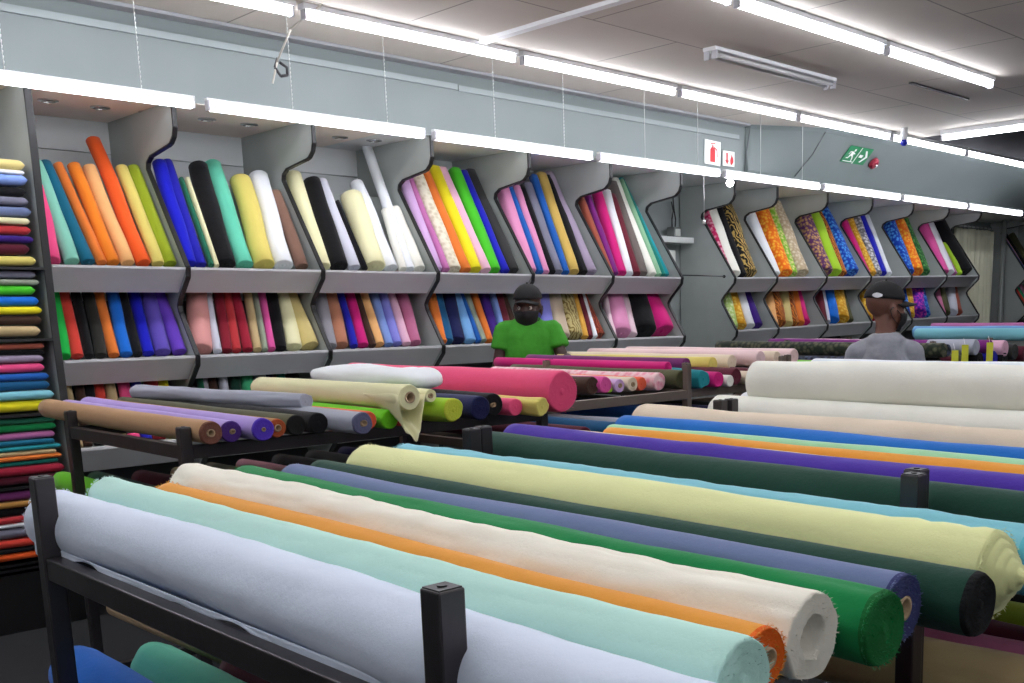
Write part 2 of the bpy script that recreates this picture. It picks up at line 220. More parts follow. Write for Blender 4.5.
# ------------------------------------------------------------------ materials
def s2l(c):
    return tuple(((v/255)/12.92 if v/255 <= .04045 else (((v/255)+.055)/1.055)**2.4) for v in c) + (1.0,)
MC = {}
def newmat(name):
    m = bpy.data.materials.new(name); m.use_nodes = True
    nt = m.node_tree; return m, nt, nt.nodes['Principled BSDF']
def plain(name, rgb, rough=.6, metal=0.0, emit=0.0, spec=.5, bump=0.0, scale=60, alpha=1.0):
    if name in MC: return MC[name]
    m, nt, b = newmat(name)
    b.inputs['Base Color'].default_value = s2l(rgb)
    b.inputs['Roughness'].default_value = rough
    b.inputs['Metallic'].default_value = metal
    b.inputs['Specular IOR Level'].default_value = spec
    b.inputs['Alpha'].default_value = alpha
    if emit:
        b.inputs['Emission Color'].default_value = s2l(rgb); b.inputs['Emission Strength'].default_value = emit
    if bump:
        n = nt.nodes.new('ShaderNodeTexNoise'); n.inputs['Scale'].default_value = scale; n.inputs['Detail'].default_value = 6
        tc = nt.nodes.new('ShaderNodeTexCoord'); nt.links.new(tc.outputs['Object'], n.inputs['Vector'])
        bp = nt.nodes.new('ShaderNodeBump'); bp.inputs['Strength'].default_value = bump; bp.inputs['Distance'].default_value = .01
        nt.links.new(n.outputs['Fac'], bp.inputs['Height']); nt.links.new(bp.outputs['Normal'], b.inputs['Normal'])
        mx = nt.nodes.new('ShaderNodeMix'); mx.data_type = 'RGBA'
        base = s2l(rgb); mx.inputs[6].default_value = tuple(v*.86 for v in base[:3])+(1,); mx.inputs[7].default_value = tuple(min(1, v*1.1) for v in base[:3])+(1,)
        nt.links.new(n.outputs['Fac'], mx.inputs[0]); nt.links.new(mx.outputs[2], b.inputs['Base Color'])
    MC[name] = m; return m
PRINTS = {  # print: list of colours scattered over the cloth, pattern kind
 'crimson_print': ('blot', [(190,30,90), (235,170,190)]), 'black_gold_print': ('leaf', [(18,18,20), (190,160,90)]),
 'orange_print': ('blot', [(235,110,20), (250,190,60)]), 'green_gold_print': ('blot', [(130,190,50), (225,215,150)]),
 'beige_print': ('blot', [(190,170,140), (225,215,190)]), 'purple_gold_print': ('blot', [(95,50,100), (215,170,100)]),
 'brown_print': ('leaf', [(120,60,25), (215,130,50)]), 'blue_print': ('blot', [(15,60,170), (80,160,235)]),
 'gold_print': ('blot', [(210,150,30), (235,200,90)]), 'grey_print': ('blot', [(120,120,125), (220,220,225)]),
 'green_print': ('blot', [(30,90,45), (90,160,80)]), 'lime_print': ('blot', [(170,200,110), (220,230,180)]),
 'purple_print': ('blot', [(90,30,170), (220,70,190)]), 'gold_scroll': ('leaf', [(190,175,120), (130,110,60)]),
 'rust_print': ('leaf', [(120,45,30), (170,80,50)]), 'cream_print': ('blot', [(232,226,205), (205,195,165)]),
 'camo_print': ('blot', [(40,50,40), (95,95,75)]), 'night_print': ('blot', [(22,24,34), (70,80,105)]),
 'floral_print': ('blot', [(238,205,208), (232,150,170)]), 'teal_print': ('blot', [(15,110,120), (60,180,180)]),
}
def fabric(key, rgb=None, alpha=1.0, sheen=.25, rough=.85):
    nm = 'fabric_' + key + ('' if alpha == 1 else '_sheer')
    if nm in MC: return MC[nm]
    m, nt, b = newmat(nm); L = nt.links
    b.inputs['Roughness'].default_value = rough
    b.inputs['Specular IOR Level'].default_value = .2
    b.inputs['Sheen Weight'].default_value = sheen*.5; b.inputs['Sheen Roughness'].default_value = .5
    b.inputs['Alpha'].default_value = alpha
    tc = nt.nodes.new('ShaderNodeTexCoord')
    if key in PRINTS:
        kind, cs = PRINTS[key]
        if kind == 'blot':
            t = nt.nodes.new('ShaderNodeTexVoronoi'); t.inputs['Scale'].default_value = 30; out = t.outputs['Distance']
        else:
            t = nt.nodes.new('ShaderNodeTexWave'); t.inputs['Scale'].default_value = 11; t.inputs['Distortion'].default_value = 14; t.inputs['Detail'].default_value = 3; out = t.outputs['Fac']
        L.new(tc.outputs['Object'], t.inputs['Vector'])
        r = nt.nodes.new('ShaderNodeValToRGB'); r.color_ramp.elements[0].position = .2; r.color_ramp.elements[1].position = .62
        r.color_ramp.elements[0].color = s2l(cs[1]); r.color_ramp.elements[1].color = s2l(cs[0])
        L.new(out, r.inputs['Fac']); L.new(r.outputs['Color'], b.inputs['Base Color'])
    else:
        c = s2l(rgb or COL[key])
        n = nt.nodes.new('ShaderNodeTexNoise'); n.inputs['Scale'].default_value = 7; n.inputs['Detail'].default_value = 4
        L.new(tc.outputs['Object'], n.inputs['Vector'])
        mx = nt.nodes.new('ShaderNodeMix'); mx.data_type = 'RGBA'
        mx.inputs[6].default_value = tuple(v*.92 for v in c[:3])+(1,); mx.inputs[7].default_value = tuple(min(1, v*1.06) for v in c[:3])+(1,)
        L.new(n.outputs['Fac'], mx.inputs[0]); L.new(mx.outputs[2], b.inputs['Base Color'])
    w = nt.nodes.new('ShaderNodeTexNoise'); w.inputs['Scale'].default_value = 22; w.inputs['Detail'].default_value = 8; w.inputs['Roughness'].default_value = .65
    L.new(tc.outputs['Object'], w.inputs['Vector'])
    bp = nt.nodes.new('ShaderNodeBump'); bp.inputs['Strength'].default_value = .25; bp.inputs['Distance'].default_value = .01
    L.new(w.outputs['Fac'], bp.inputs['Height']); L.new(bp.outputs['Normal'], b.inputs['Normal'])
    MC[nm] = m; return m

STEEL = plain('dark_steel', (74,70,72), .34, .7, bump=.12, scale=14)
BROWNSTEEL = plain('worn_steel', (120,108,98), .5, .4, bump=.15, scale=20)
PANEL = plain('grey_board', (172,178,175), .55, bump=.05, scale=5)
LIP = plain('grey_fascia', (205,205,208), .42, 0, bump=.05, scale=4)
EDGE = plain('black_edging', (22,22,24), .45)
BACKB = plain('backboard', (212,217,218), .7, bump=.05, scale=3)
BULK = plain('painted_bulkhead', (112,122,122), .45, bump=.06, scale=2.5)
WHITE = plain('white_paint', (226,228,230), .5)
SOFFIT = plain('soffit_paint', (250,236,228), .6)
CARD = plain('cardboard', (176,150,118), .9, bump=.2, scale=90)
DARK = plain('dark_plastic', (28,28,32), .5)
CHROME = plain('chrome', (200,200,200), .2, 1.0)
TUBE = plain('lit_tube', (247,248,255), .4, emit=TUBE_EMIT); TUBE2 = plain('lit_tube_dimmed', (246,247,255), .4, emit=TUBE_EMIT*.68)  # same tubes in the low row, emission turned down to hold back shelf brightness

# ------------------------------------------------------------------ object helpers
def obj(name, bm, mats, parent=None, loc=(0,0,0), smooth=False):
    me = bpy.data.meshes.new(name); bm.normal_update(); bm.to_mesh(me); bm.free()
    for m in (mats if isinstance(mats, (list, tuple)) else [mats]): me.materials.append(m)
    if smooth:
        for p in me.polygons: p.use_smooth = True
    o = bpy.data.objects.new(name, me); col.objects.link(o); o.location = loc
    if parent: o.parent = parent
    return o
def tag(o, label, cat, group=None):
    o['label'] = label; o['category'] = cat
    if group: o['group'] = group
    return o
def thing(name, label, cat, loc=(0,0,0), rz=0, group=None):
    o = bpy.data.objects.new(name, None); col.objects.link(o); o.location = loc; o.rotation_euler = (0,0,rz); o.empty_display_size = .05
    return tag(o, label, cat, group)
def struct(o): o['kind'] = 'structure'; return o
def box(bm, a, b, bev=0, mat=0):
    a, b = V(a), V(b)
    r = bmesh.ops.create_cube(bm, size=1)
    vs = r['verts']; c = (a+b)/2; d = b-a
    for v in vs: v.co = V((v.co.x*d.x, v.co.y*d.y, v.co.z*d.z)) + c
    fs = {f for v in vs for f in v.link_faces}
    for f in fs: f.material_index = mat
    if bev:
        es = {e for v in vs for e in v.link_edges}
        bmesh.ops.bevel(bm, geom=list(es), offset=bev, segments=2, affect='EDGES', profile=.5)
def boxobj(name, a, b, m, parent=None, bev=0, loc=(0,0,0)):
    bm = bmesh.new(); box(bm, a, b, bev); return obj(name, bm, m, parent, loc)
def frame_of(d):
    d = d.normalized(); u = V((1,0,0)) - d*d.x
    if u.length < .2: u = V((0,0,1)) - d*d.z
    u.normalize(); return d, u, d.cross(u)
def cyl(bm, p0, p1, r0, r1=None, seg=12, mat=0, caps=True):
    p0, p1 = V(p0), V(p1); r1 = r0 if r1 is None else r1
    d, u, w = frame_of(p1-p0); R = []
    for p, r in ((p0, r0), (p1, r1)):
        R.append([bm.verts.new(p + (u*math.cos(2*math.pi*i/seg)+w*math.sin(2*math.pi*i/seg))*r) for i in range(seg)])
    for i in range(seg):
        f = bm.faces.new((R[0][i], R[0][(i+1) % seg], R[1][(i+1) % seg], R[1][i])); f.material_index = mat; f.smooth = True
    if caps:
        bm.faces.new(R[0][::-1]).material_index = mat; bm.faces.new(R[1]).material_index = mat
def cylobj(name, p0, p1, r, m, parent=None, seg=12, r1=None):
    bm = bmesh.new(); cyl(bm, p0, p1, r, r1, seg); return obj(name, bm, m, parent)
def tubepath(bm, pts, r, seg=6):
    for a, b in zip(pts, pts[1:]): cyl(bm, a, b, r, seg=seg)
def prism(bm, prof, x0, x1, mat=0):   # profile in YZ extruded along X
    A = [bm.verts.new((x0, y, z)) for y, z in prof]; B = [bm.verts.new((x1, y, z)) for y, z in prof]
    n = len(prof)
    fs = [bm.faces.new(A), bm.faces.new(B[::-1])]
    for i in range(n): fs.append(bm.faces.new((A[(i+1) % n], A[i], B[i], B[(i+1) % n])))
    for f in fs: f.material_index = mat
    bmesh.ops.recalc_face_normals(bm, faces=fs)

# ------------------------------------------------------------------ rolls of cloth
def roll_bm(v, R, seg=20, rings=10, sq=2.0, flat=1.0, wob=.04, seed=0, cone=0, hollow=.0, sag=0, flare=None, lobes=0, ridges=0, crease=0):
    """tube of wound cloth from the origin (near end) along v; near cap shows the wound layers; faces 1 = ends"""
    bm = bmesh.new(); L = v.length; d, u, w = frame_of(v)
    if w.z < 0 and abs(d.z) < .5: w = -w
    def sup(a):
        c, s = math.cos(a), math.sin(a)
        if sq == 2: return c, s*flat
        k = (abs(c)**sq+abs(s)**sq)**(-1/sq); return c*k, s*k*flat
    def ring(t, rr, off=0, ns=1.0, layer=0):
        out = []
        for i in range(seg):
            a = 2*math.pi*i/seg; x, y = sup(a)
            q = V((math.cos(a)*1.3, math.sin(a)*1.3, t*L*3+seed*7.3))
            n = noise.noise(q)*wob*ns + noise.noise(V((math.cos(a)*3, math.sin(a)*3, t*L*9+seed*3.1)))*wob*.45*ns
            if lobes: n += lobes*math.sin(a*2+t*9+seed)*.5*noise.noise(V((a, t*6, seed)))
            if crease: n += crease*(abs(noise.noise(V((math.cos(a)*1.6, math.sin(a)*1.6, t*L*16+seed))))-.12)*ns
            k = rr*(1+n)
            if flare: k *= flare(t, a)
            bend = u*(noise.noise(V((t*2.2, seed*5.7, 0)))*R*.22) + w*(-sag*math.sin(math.pi*t))
            bend += w*(noise.noise(V((t*2.5, seed*9.7, 4)))*R*.10)
            out.append(bm.verts.new(d*(t*L+off) + bend + u*(x*k) + w*(y*k)))
        return out
    def join(A, B, m=0):
        for i in range(seg):
            f = bm.faces.new((A[i], A[(i+1) % seg], B[(i+1) % seg], B[i])); f.material_index = m; f.smooth = True
    # near cap from core outwards
    k0 = hollow if hollow else .12
    caps = []
    nl = 5 if seg < 40 else 9
    if cone:   # the layers have slipped: the end telescopes outwards
        for j in range(nl+1):
            fr = k0+(1-k0)*j/nl
            caps.append(ring(0, R*fr, -cone*(1-fr)**1.2 + (.003 if j % 2 else -.002)))
            if j < nl: caps.append(ring(0, R*(fr+.015), -cone*(1-fr-.02)**1.2+.006))
    else:
        for j in range(nl+1):
            fr = k0+(1-k0)*j/nl
            o = R*.09*(1 if j % 2 else -1)*(1 if j < nl else 0) + random.uniform(-.02, .02)*R
            if j == nl: fr = .97; o = 0
            caps.append(ring(0, R*fr, o, 1.0))
    inner = [bm.verts.new(vv.co + d*min(.06, L*.2)) for vv in caps[0]] if hollow else None
    if hollow:
        join(inner, caps[0], 2); bm.faces.new(inner[::-1]).material_index = 2
    else:
        bm.faces.new(caps[0]).material_index = 1
    for A, B in zip(caps, caps[1:]): join(A, B, 1)
    prev = caps[-1]
    for j in range(rings+1):
        t = j/rings
        rr = R
        if ridges and t < .12: rr = R*(1+.03*math.sin(t/.12*math.pi*ridges*2))
        A = ring(max(t, .004), rr)
        join(prev, A, 0 if j else 1); prev = A
    far = ring(1, R*.9, R*.08); join(prev, far, 1)
    c2 = ring(1, R*.3, R*.02); join(far, c2, 1); bm.faces.new(c2).material_index = 1
    bmesh.ops.recalc_face_normals(bm, faces=bm.faces)
    return bm
def darker(key, k):
    c = COL[key]; return tuple(v*k for v in c)
def roll(label, key, p, q, R, group=None, end=None, core=None, fray=0, name='fabric_roll', alpha=1.0, **kw):
    p, q = V(p), V(q)
    em = fabric(key) if end is None else plain('cloth_end_%d_%d_%d' % end, end, .95, bump=.3, scale=160)
    seed = random.random()*20
    if core: kw['hollow'] = core
    o = obj(name, roll_bm(q-p, R, seed=seed, **kw), [fabric(key, alpha=alpha), em, CARD if core else em], None, p)
    tag(o, label, 'fabric roll', group)
    d, u, w = frame_of(q-p)
    if core:
        bm = bmesh.new(); seg = 20; r1 = R*core*.97; r0 = r1*.72
        rr = []
        for r, t in ((r0, .05), (r0, -.006), (r1, -.006), (r1, .05)):
            rr.append([bm.verts.new(d*t + (u*math.cos(2*math.pi*i/seg)+w*math.sin(2*math.pi*i/seg))*r) for i in range(seg)])
        for A, B in zip(rr, rr[1:]):
            for i in range(seg): bm.faces.new((A[i], A[(i+1) % seg], B[(i+1) % seg], B[i])).smooth = True
        bmesh.ops.recalc_face_normals(bm, faces=bm.faces)
        obj('core_tube', bm, CARD, o)['label'] = 'cardboard core tube'
    if fray:
        bm = bmesh.new()
        for k in range(fray):
            a = random.uniform(0, 2*math.pi); rad = R*(random.uniform(.45, 1.0) if random.random() < .5 else random.uniform(.95, 1.03))
            e = u*math.cos(a)+w*math.sin(a); tt = V((-math.sin(a), 0, 0)); tng = u*(-math.sin(a))+w*math.cos(a)
            b0 = e*rad; ln = random.uniform(.002, .007)
            tip = b0 - d*ln*random.uniform(.4, 1.1) + e*ln*random.uniform(-.1, .9) + tng*random.uniform(-.004, .004)
            wd = tng*random.uniform(.0006, .0016)
            f = bm.faces.new([bm.verts.new(b0-wd), bm.verts.new(b0+wd), bm.verts.new(tip)])
        obj('frayed_edge', bm, fabric(key), o); bm = bmesh.new()
        for k in range(fray//2):
            a = random.uniform(0, 2*math.pi); e = u*math.cos(a)+w*math.sin(a); tng = u*(-math.sin(a))+w*math.cos(a)
            b0 = (q-p) + e*R*1.0; ln = random.uniform(.002, .007); wd = tng*random.uniform(.0008, .002)
            bm.faces.new([bm.verts.new(b0-wd), bm.verts.new(b0+wd), bm.verts.new(b0 + d*ln + e*ln*.6 + tng*random.uniform(-.004, .004))])
        f = obj('frayed_edge', bm, fabric(key), o)
    return o

NICE = lambda k: {'camo_print': 'camouflage print', 'night_print': 'dark navy print'}.get(k, (k[:-6].replace('_', '-')+' print') if k.endswith('_print') else k.replace('_', ' '))

# ------------------------------------------------------------------ room shell
FX0, FX1, FY0, FY1, CZ = -3.0, 17.2, -3.2, 6.66, 3.05
floor_m = plain('charcoal_carpet', (44,45,48), .95, bump=.5, scale=260)
struct(boxobj('floor', (FX0,FY0,-.1), (FX1,FY1+.1,0), floor_m))
# ceiling of mineral tiles with open joints
cm, nt, b = newmat('ceiling_tile'); L = nt.links
tc = nt.nodes.new('ShaderNodeTexCoord'); mp = nt.nodes.new('ShaderNodeMapping'); L.new(tc.outputs['Object'], mp.inputs['Vector'])
br = nt.nodes.new('ShaderNodeTexBrick'); L.new(mp.outputs['Vector'], br.inputs['Vector'])
mp.inputs['Location'].default_value = (-.09+.0, .02, 0)
br.offset = 0.5; br.inputs['Scale'].default_value = 1; br.inputs['Brick Width'].default_value = 1.37; br.inputs['Row Height'].default_value = .72
br.inputs['Mortar Size'].default_value = .006; br.inputs['Color1'].default_value = s2l((222,215,205)); br.inputs['Color2'].default_value = s2l((214,207,197)); br.inputs['Mortar'].default_value = s2l((160,155,148))
nz = nt.nodes.new('ShaderNodeTexNoise'); nz.inputs['Scale'].default_value = 1.1; nz.inputs['Detail'].default_value = 5; L.new(tc.outputs['Object'], nz.inputs['Vector'])
mx = nt.nodes.new('ShaderNodeMix'); mx.data_type = 'RGBA'; mx.blend_type = 'MULTIPLY'; mx.inputs[0].default_value = .35
L.new(br.outputs['Color'], mx.inputs[6]); L.new(nz.outputs['Fac'], mx.inputs[7]); L.new(mx.outputs[2], b.inputs['Base Color']); b.inputs['Roughness'].default_value = .9
b2 = nt.nodes.new('ShaderNodeBump'); b2.inputs['Strength'].default_value = .3; n2 = nt.nodes.new('ShaderNodeTexNoise'); n2.inputs['Scale'].default_value = 90; L.new(tc.outputs['Object'], n2.inputs['Vector'])
L.new(n2.outputs['Fac'], b2.inputs['Height']); L.new(b2.outputs['Normal'], b.inputs['Normal'])
bm = bmesh.new()
box(bm, (FX0,FY0,CZ), (9.15,FY1,CZ+.06)); box(bm, (9.15,5.3,CZ), (FX1,FY1,CZ+.06))
struct(obj('ceiling', bm, cm))
upper = plain('dark_upper_ceiling', (86,86,90), .9)
bm = bmesh.new(); box(bm, (9.1,FY0,3.62), (FX1,5.35,3.7)); box(bm, (9.1,FY0,CZ+.06), (9.15,5.3,3.62)); box(bm, (9.15,5.3,CZ+.06), (FX1,5.35,3.62))
struct(obj('ceiling_recess', bm, upper))
wallp = plain('wall_paint', (150,158,156), .7, bump=.08, scale=3)
struct(boxobj('wall_back', (FX0,FY1,0), (FX1,FY1+.12,CZ+.6), wallp))
struct(boxobj('wall_left', (FX0-.1,FY0,0), (FX0,FY1,CZ), plain('wall_side_paint', (205,208,208), .7)))
struct(boxobj('wall_right', (FX1,FY0,0), (FX1+.1,FY1,3.7), plain('wall_side_paint', (205,208,208), .7)))
struct(boxobj('wall_front', (FX0,FY0-.1,0), (FX1,FY0,3.7), plain('wall_side_paint', (205,208,208), .7)))
# bulkhead over the shelving: straight run, then a run whose face flares out to the ceiling
SZ = 2.635
bm = bmesh.new(); prism(bm, [(5.75,SZ), (5.75,CZ), (6.655,CZ), (6.655,SZ)], FX0+.001, 7.39)
struct(obj('wall_bulkhead', bm, BULK))
bm = bmesh.new()
def sec(x, yt, yb): return [bm.verts.new((x, y, z)) for y, z in ((yb,SZ), (yb-.035,SZ+.05), (yt+.05,CZ-.03), (yt,CZ), (6.65,CZ), (6.65,SZ))]
SS = [sec(7.39+.66*k/12, 5.70-.36*k/12, 5.75-.01*k/12) for k in range(13)]+[sec(FX1-.001, 5.34, 5.74)]; S0, S2 = SS[0], SS[-1]
for A, B in zip(SS, SS[1:]):
    for i in range(6): bm.faces.new((A[i], A[(i+1) % 6], B[(i+1) % 6], B[i])).smooth = (i == 1)
bm.faces.new(S0[::-1]); bm.faces.new(S2); bmesh.ops.recalc_face_normals(bm, faces=bm.faces)
struct(obj('wall_duct_cover', bm, BULK))
bm = bmesh.new(); box(bm, (FX0+.01,6.655-.9,SZ-.004), (3.9,6.655,SZ-.001)); struct(obj('trim_soffit', bm, SOFFIT))
bm = bmesh.new(); box(bm, (3.9,6.655-.9,SZ-.004), (FX1-.01,6.655,SZ-.001)); struct(obj('trim_soffit_white', bm, WHITE))
# white cover strip near the top of the bulkhead, in lengths with a joint
TRM = plain('trim_paint', (140,150,150), .5)
struct(boxobj('trim_1', (FX0+.01,5.735,2.93), (4.38,5.752,2.965), TRM)); struct(boxobj('trim_2', (4.39,5.738,2.925), (7.3,5.752,2.96), TRM))
struct(boxobj('trim_3', (FX0+.01,5.66,3.03), (7.35,5.752,3.048), plain('grey_strip', (150,152,155), .6)))
struct(boxobj('trim_4', (4.0,2.6,3.028), (4.05,5.02,3.052), WHITE))
# joints in the duct cover
bm = bmesh.new(); tubepath(bm, [(7.37,5.742,2.64), (7.385,5.735,2.8), (7.39,5.69,3.04)], .004); tubepath(bm, [(8.05,5.70,2.68), (8.06,5.52,2.85), (8.05,5.38,3.02)], .004)
struct(obj('trim_joints', bm, plain('joint_line', (88,92,94), .8)))

# ------------------------------------------------------------------ ceiling lights
def tube_light(x0, x1, y, z, label, group, axis='x', lit=True, hang=False, double=False):
    t = thing('fluorescent_light', label, 'light', ((x0+x1)/2 if axis == 'x' else y, y if axis == 'x' else (x0+x1)/2, z), 0, group)
    h = (x1-x0)/2
    def P(a, b_, c): return (a, b_, c) if axis == 'x' else (b_, a, c)
    def bx(name, a0, a1, b0, b1, c0, c1, m, bev=.003):
        lo = P(a0, b0, c0); hi = P(a1, b1, c1); boxobj(name, tuple(map(min, lo, hi)), tuple(map(max, lo, hi)), m, t, bev)
    if not hang: bx('housing', -h+.004, h-.004, -.03 if not double else -.05, .03 if not double else .05, .022, CZ-.0005-z, WHITE)
    else: bx('housing', -h+.01, h-.01, -.016, .016, .022, .034, WHITE, .002)
    ys = (0,) if not double else (-.03, .03)
    for yy in ys:
        cylobj('tube', P(-h+.03, yy, 0), P(h-.03, yy, 0), (.027 if hang else .022) if lit else .013, (TUBE2 if hang else TUBE) if lit else plain('dead_tube', (205,205,205), .3), t, 14)
        for s in (-1, 1): bx('tube_holder', s*h-.006+(-s*.018), s*h+.006-(s*.018)+(0), yy-.02, yy+.02, -.026, .026, plain('holder_plastic', (190,190,196), .5), .003)
    return t
TL = 1.362
for i in range(-2, 8):
    x0 = 2.496+TL*(i-0)
    place = ['beyond the left edge', 'far left', 'leftmost, above first shelf bay', 'second from left, above third bay', 'third from left, above fourth bay', 'above the last left bay', 'above the grey end panel', 'above the patterned cloth', 'above patterned cloth near the far end', 'above the cream curtain'][i+2]
    tube_light(x0-TL+.02, x0-.02, 5.35, 2.552, 'lit tube of the low row, ' + place, 'low row of fluorescent tubes', hang=True)
    if x0 - TL > .5 and x0 < 8.2:
        for xx in (x0-TL+.5, x0-.28):
            bm = bmesh.new()
            if xx < 5.2:   # ball chain or thin cord up to the ceiling
                n = 22
                for k in range(n):
                    z = 2.57+(CZ-.0-2.57)*k/n; cyl(bm, (xx,5.35,z), (xx+.002,5.35,z+.012), .0026, seg=6)
                cyl(bm, (xx,5.35,2.56), (xx,5.35,3.05), .0011, seg=5)
            else: cyl(bm, (xx,5.35,2.56), (xx,5.35,3.05), .002, seg=5)
            tag(obj('hanging_chain', bm, plain('pale_chain', (205,207,205), .4)), 'thin pale chain holding up the low tube %s' % place, 'chain', 'chains holding the low row of tubes')
UL = 1.428
for i in range(-3, 7):
    x0 = 2.908+UL*i
    if x0 > 11.7: break
    place = ['outside left', 'off the left edge', 'at top left corner', 'above third bay', 'above fifth bay', 'above the box on the wall', 'near the exit sign', 'beyond the exit sign', 'at the crossing light', 'last at far right'][i+3]
    tube_light(x0+.015, x0+UL-.015, 5.08, 3.0, 'lit batten of the middle ceiling row, ' + place, 'middle ceiling row of battens')
for r, (yy, xs) in enumerate(((3.45, -1.3), (1.86, -1.6), (.3, -1.3), (-1.3, -1.3))):
    for k in range(6):
        x0 = 4.336+UL*(k-4) if r == 0 else xs+UL*k
        if x0+UL > 8.7: continue
        lab = 'lit fluorescent batten of the front ceiling row, ' + ('rightmost, ending in open ceiling' if k == 5 else 'running off the top edge' if k == 4 else 'outside the picture, place %d' % k) if r == 0 else 'lit fluorescent batten overhead in row %s place %s' % ('abcd'[r], 'abcdef'[k])
        tube_light(x0+.015, x0+UL-.015, yy, 3.0, lab, 'front ceiling rows of battens')
tube_light(5.10, 6.40, 4.24, 3.005, 'unlit twin white fluorescent batten alone on the ceiling', None, lit=False, double=True)
tube_light(4.3-1.0, 4.75, 8.93, 2.985, 'lit fluorescent light crossing at right angles near the far ceiling edge', None, axis='y')
bm = bmesh.new(); bmesh.ops.create_uvsphere(bm, u_segments=16, v_segments=10, radius=.032)
t = thing('blue_indicator_lamp', 'small blue bulb on the ceiling beside the middle light row', 'lamp', (8.55,4.9,2.93))
obj('bulb', bm, plain('blue_glass', (40,50,170), .2), t, smooth=True); cylobj('socket', (0,0,.02), (0,0,.118), .03, WHITE, t)
bm = bmesh.new(); bmesh.ops.create_uvsphere(bm, u_segments=16, v_segments=10, radius=.03)
t = thing('spot_bulb', 'small glowing white bulb hanging just under the low tube row', 'lamp', (6.75,5.40,2.50))
obj('bulb', bm, plain('lit_bulb', (255,255,255), .2, emit=12), t, smooth=True); cylobj('socket', (0,0,.02), (0,0,.05), .012, WHITE, t)
for i, (x, y) in enumerate(DOWN):
    t = thing('downlight', 'small round recessed downlight in the soffit, %s from the left' % ['first','second','third','fourth','fifth','sixth','seventh','eighth','ninth'][i], 'light', (x, y, SZ-.004), 0, 'recessed downlights in the soffit')
    bm = bmesh.new(); seg = 20
    R_ = [[bm.verts.new((math.cos(2*math.pi*k/seg)*r, math.sin(2*math.pi*k/seg)*r, z)) for k in range(seg)] for r, z in ((.05,0), (.05,-.006), (.034,-.01), (.032,.0))]
    for A, B in zip(R_, R_[1:]):
        for k in range(seg): bm.faces.new((A[k], A[(k+1) % seg], B[(k+1) % seg], B[k]))
    obj('ring', bm, CHROME, t)
    bm = bmesh.new(); cyl(bm, (0,0,-.004), (0,0,-.001), .033, seg=16); obj('lamp_face', bm, plain('lamp_face', (120,110,95), .3), t)

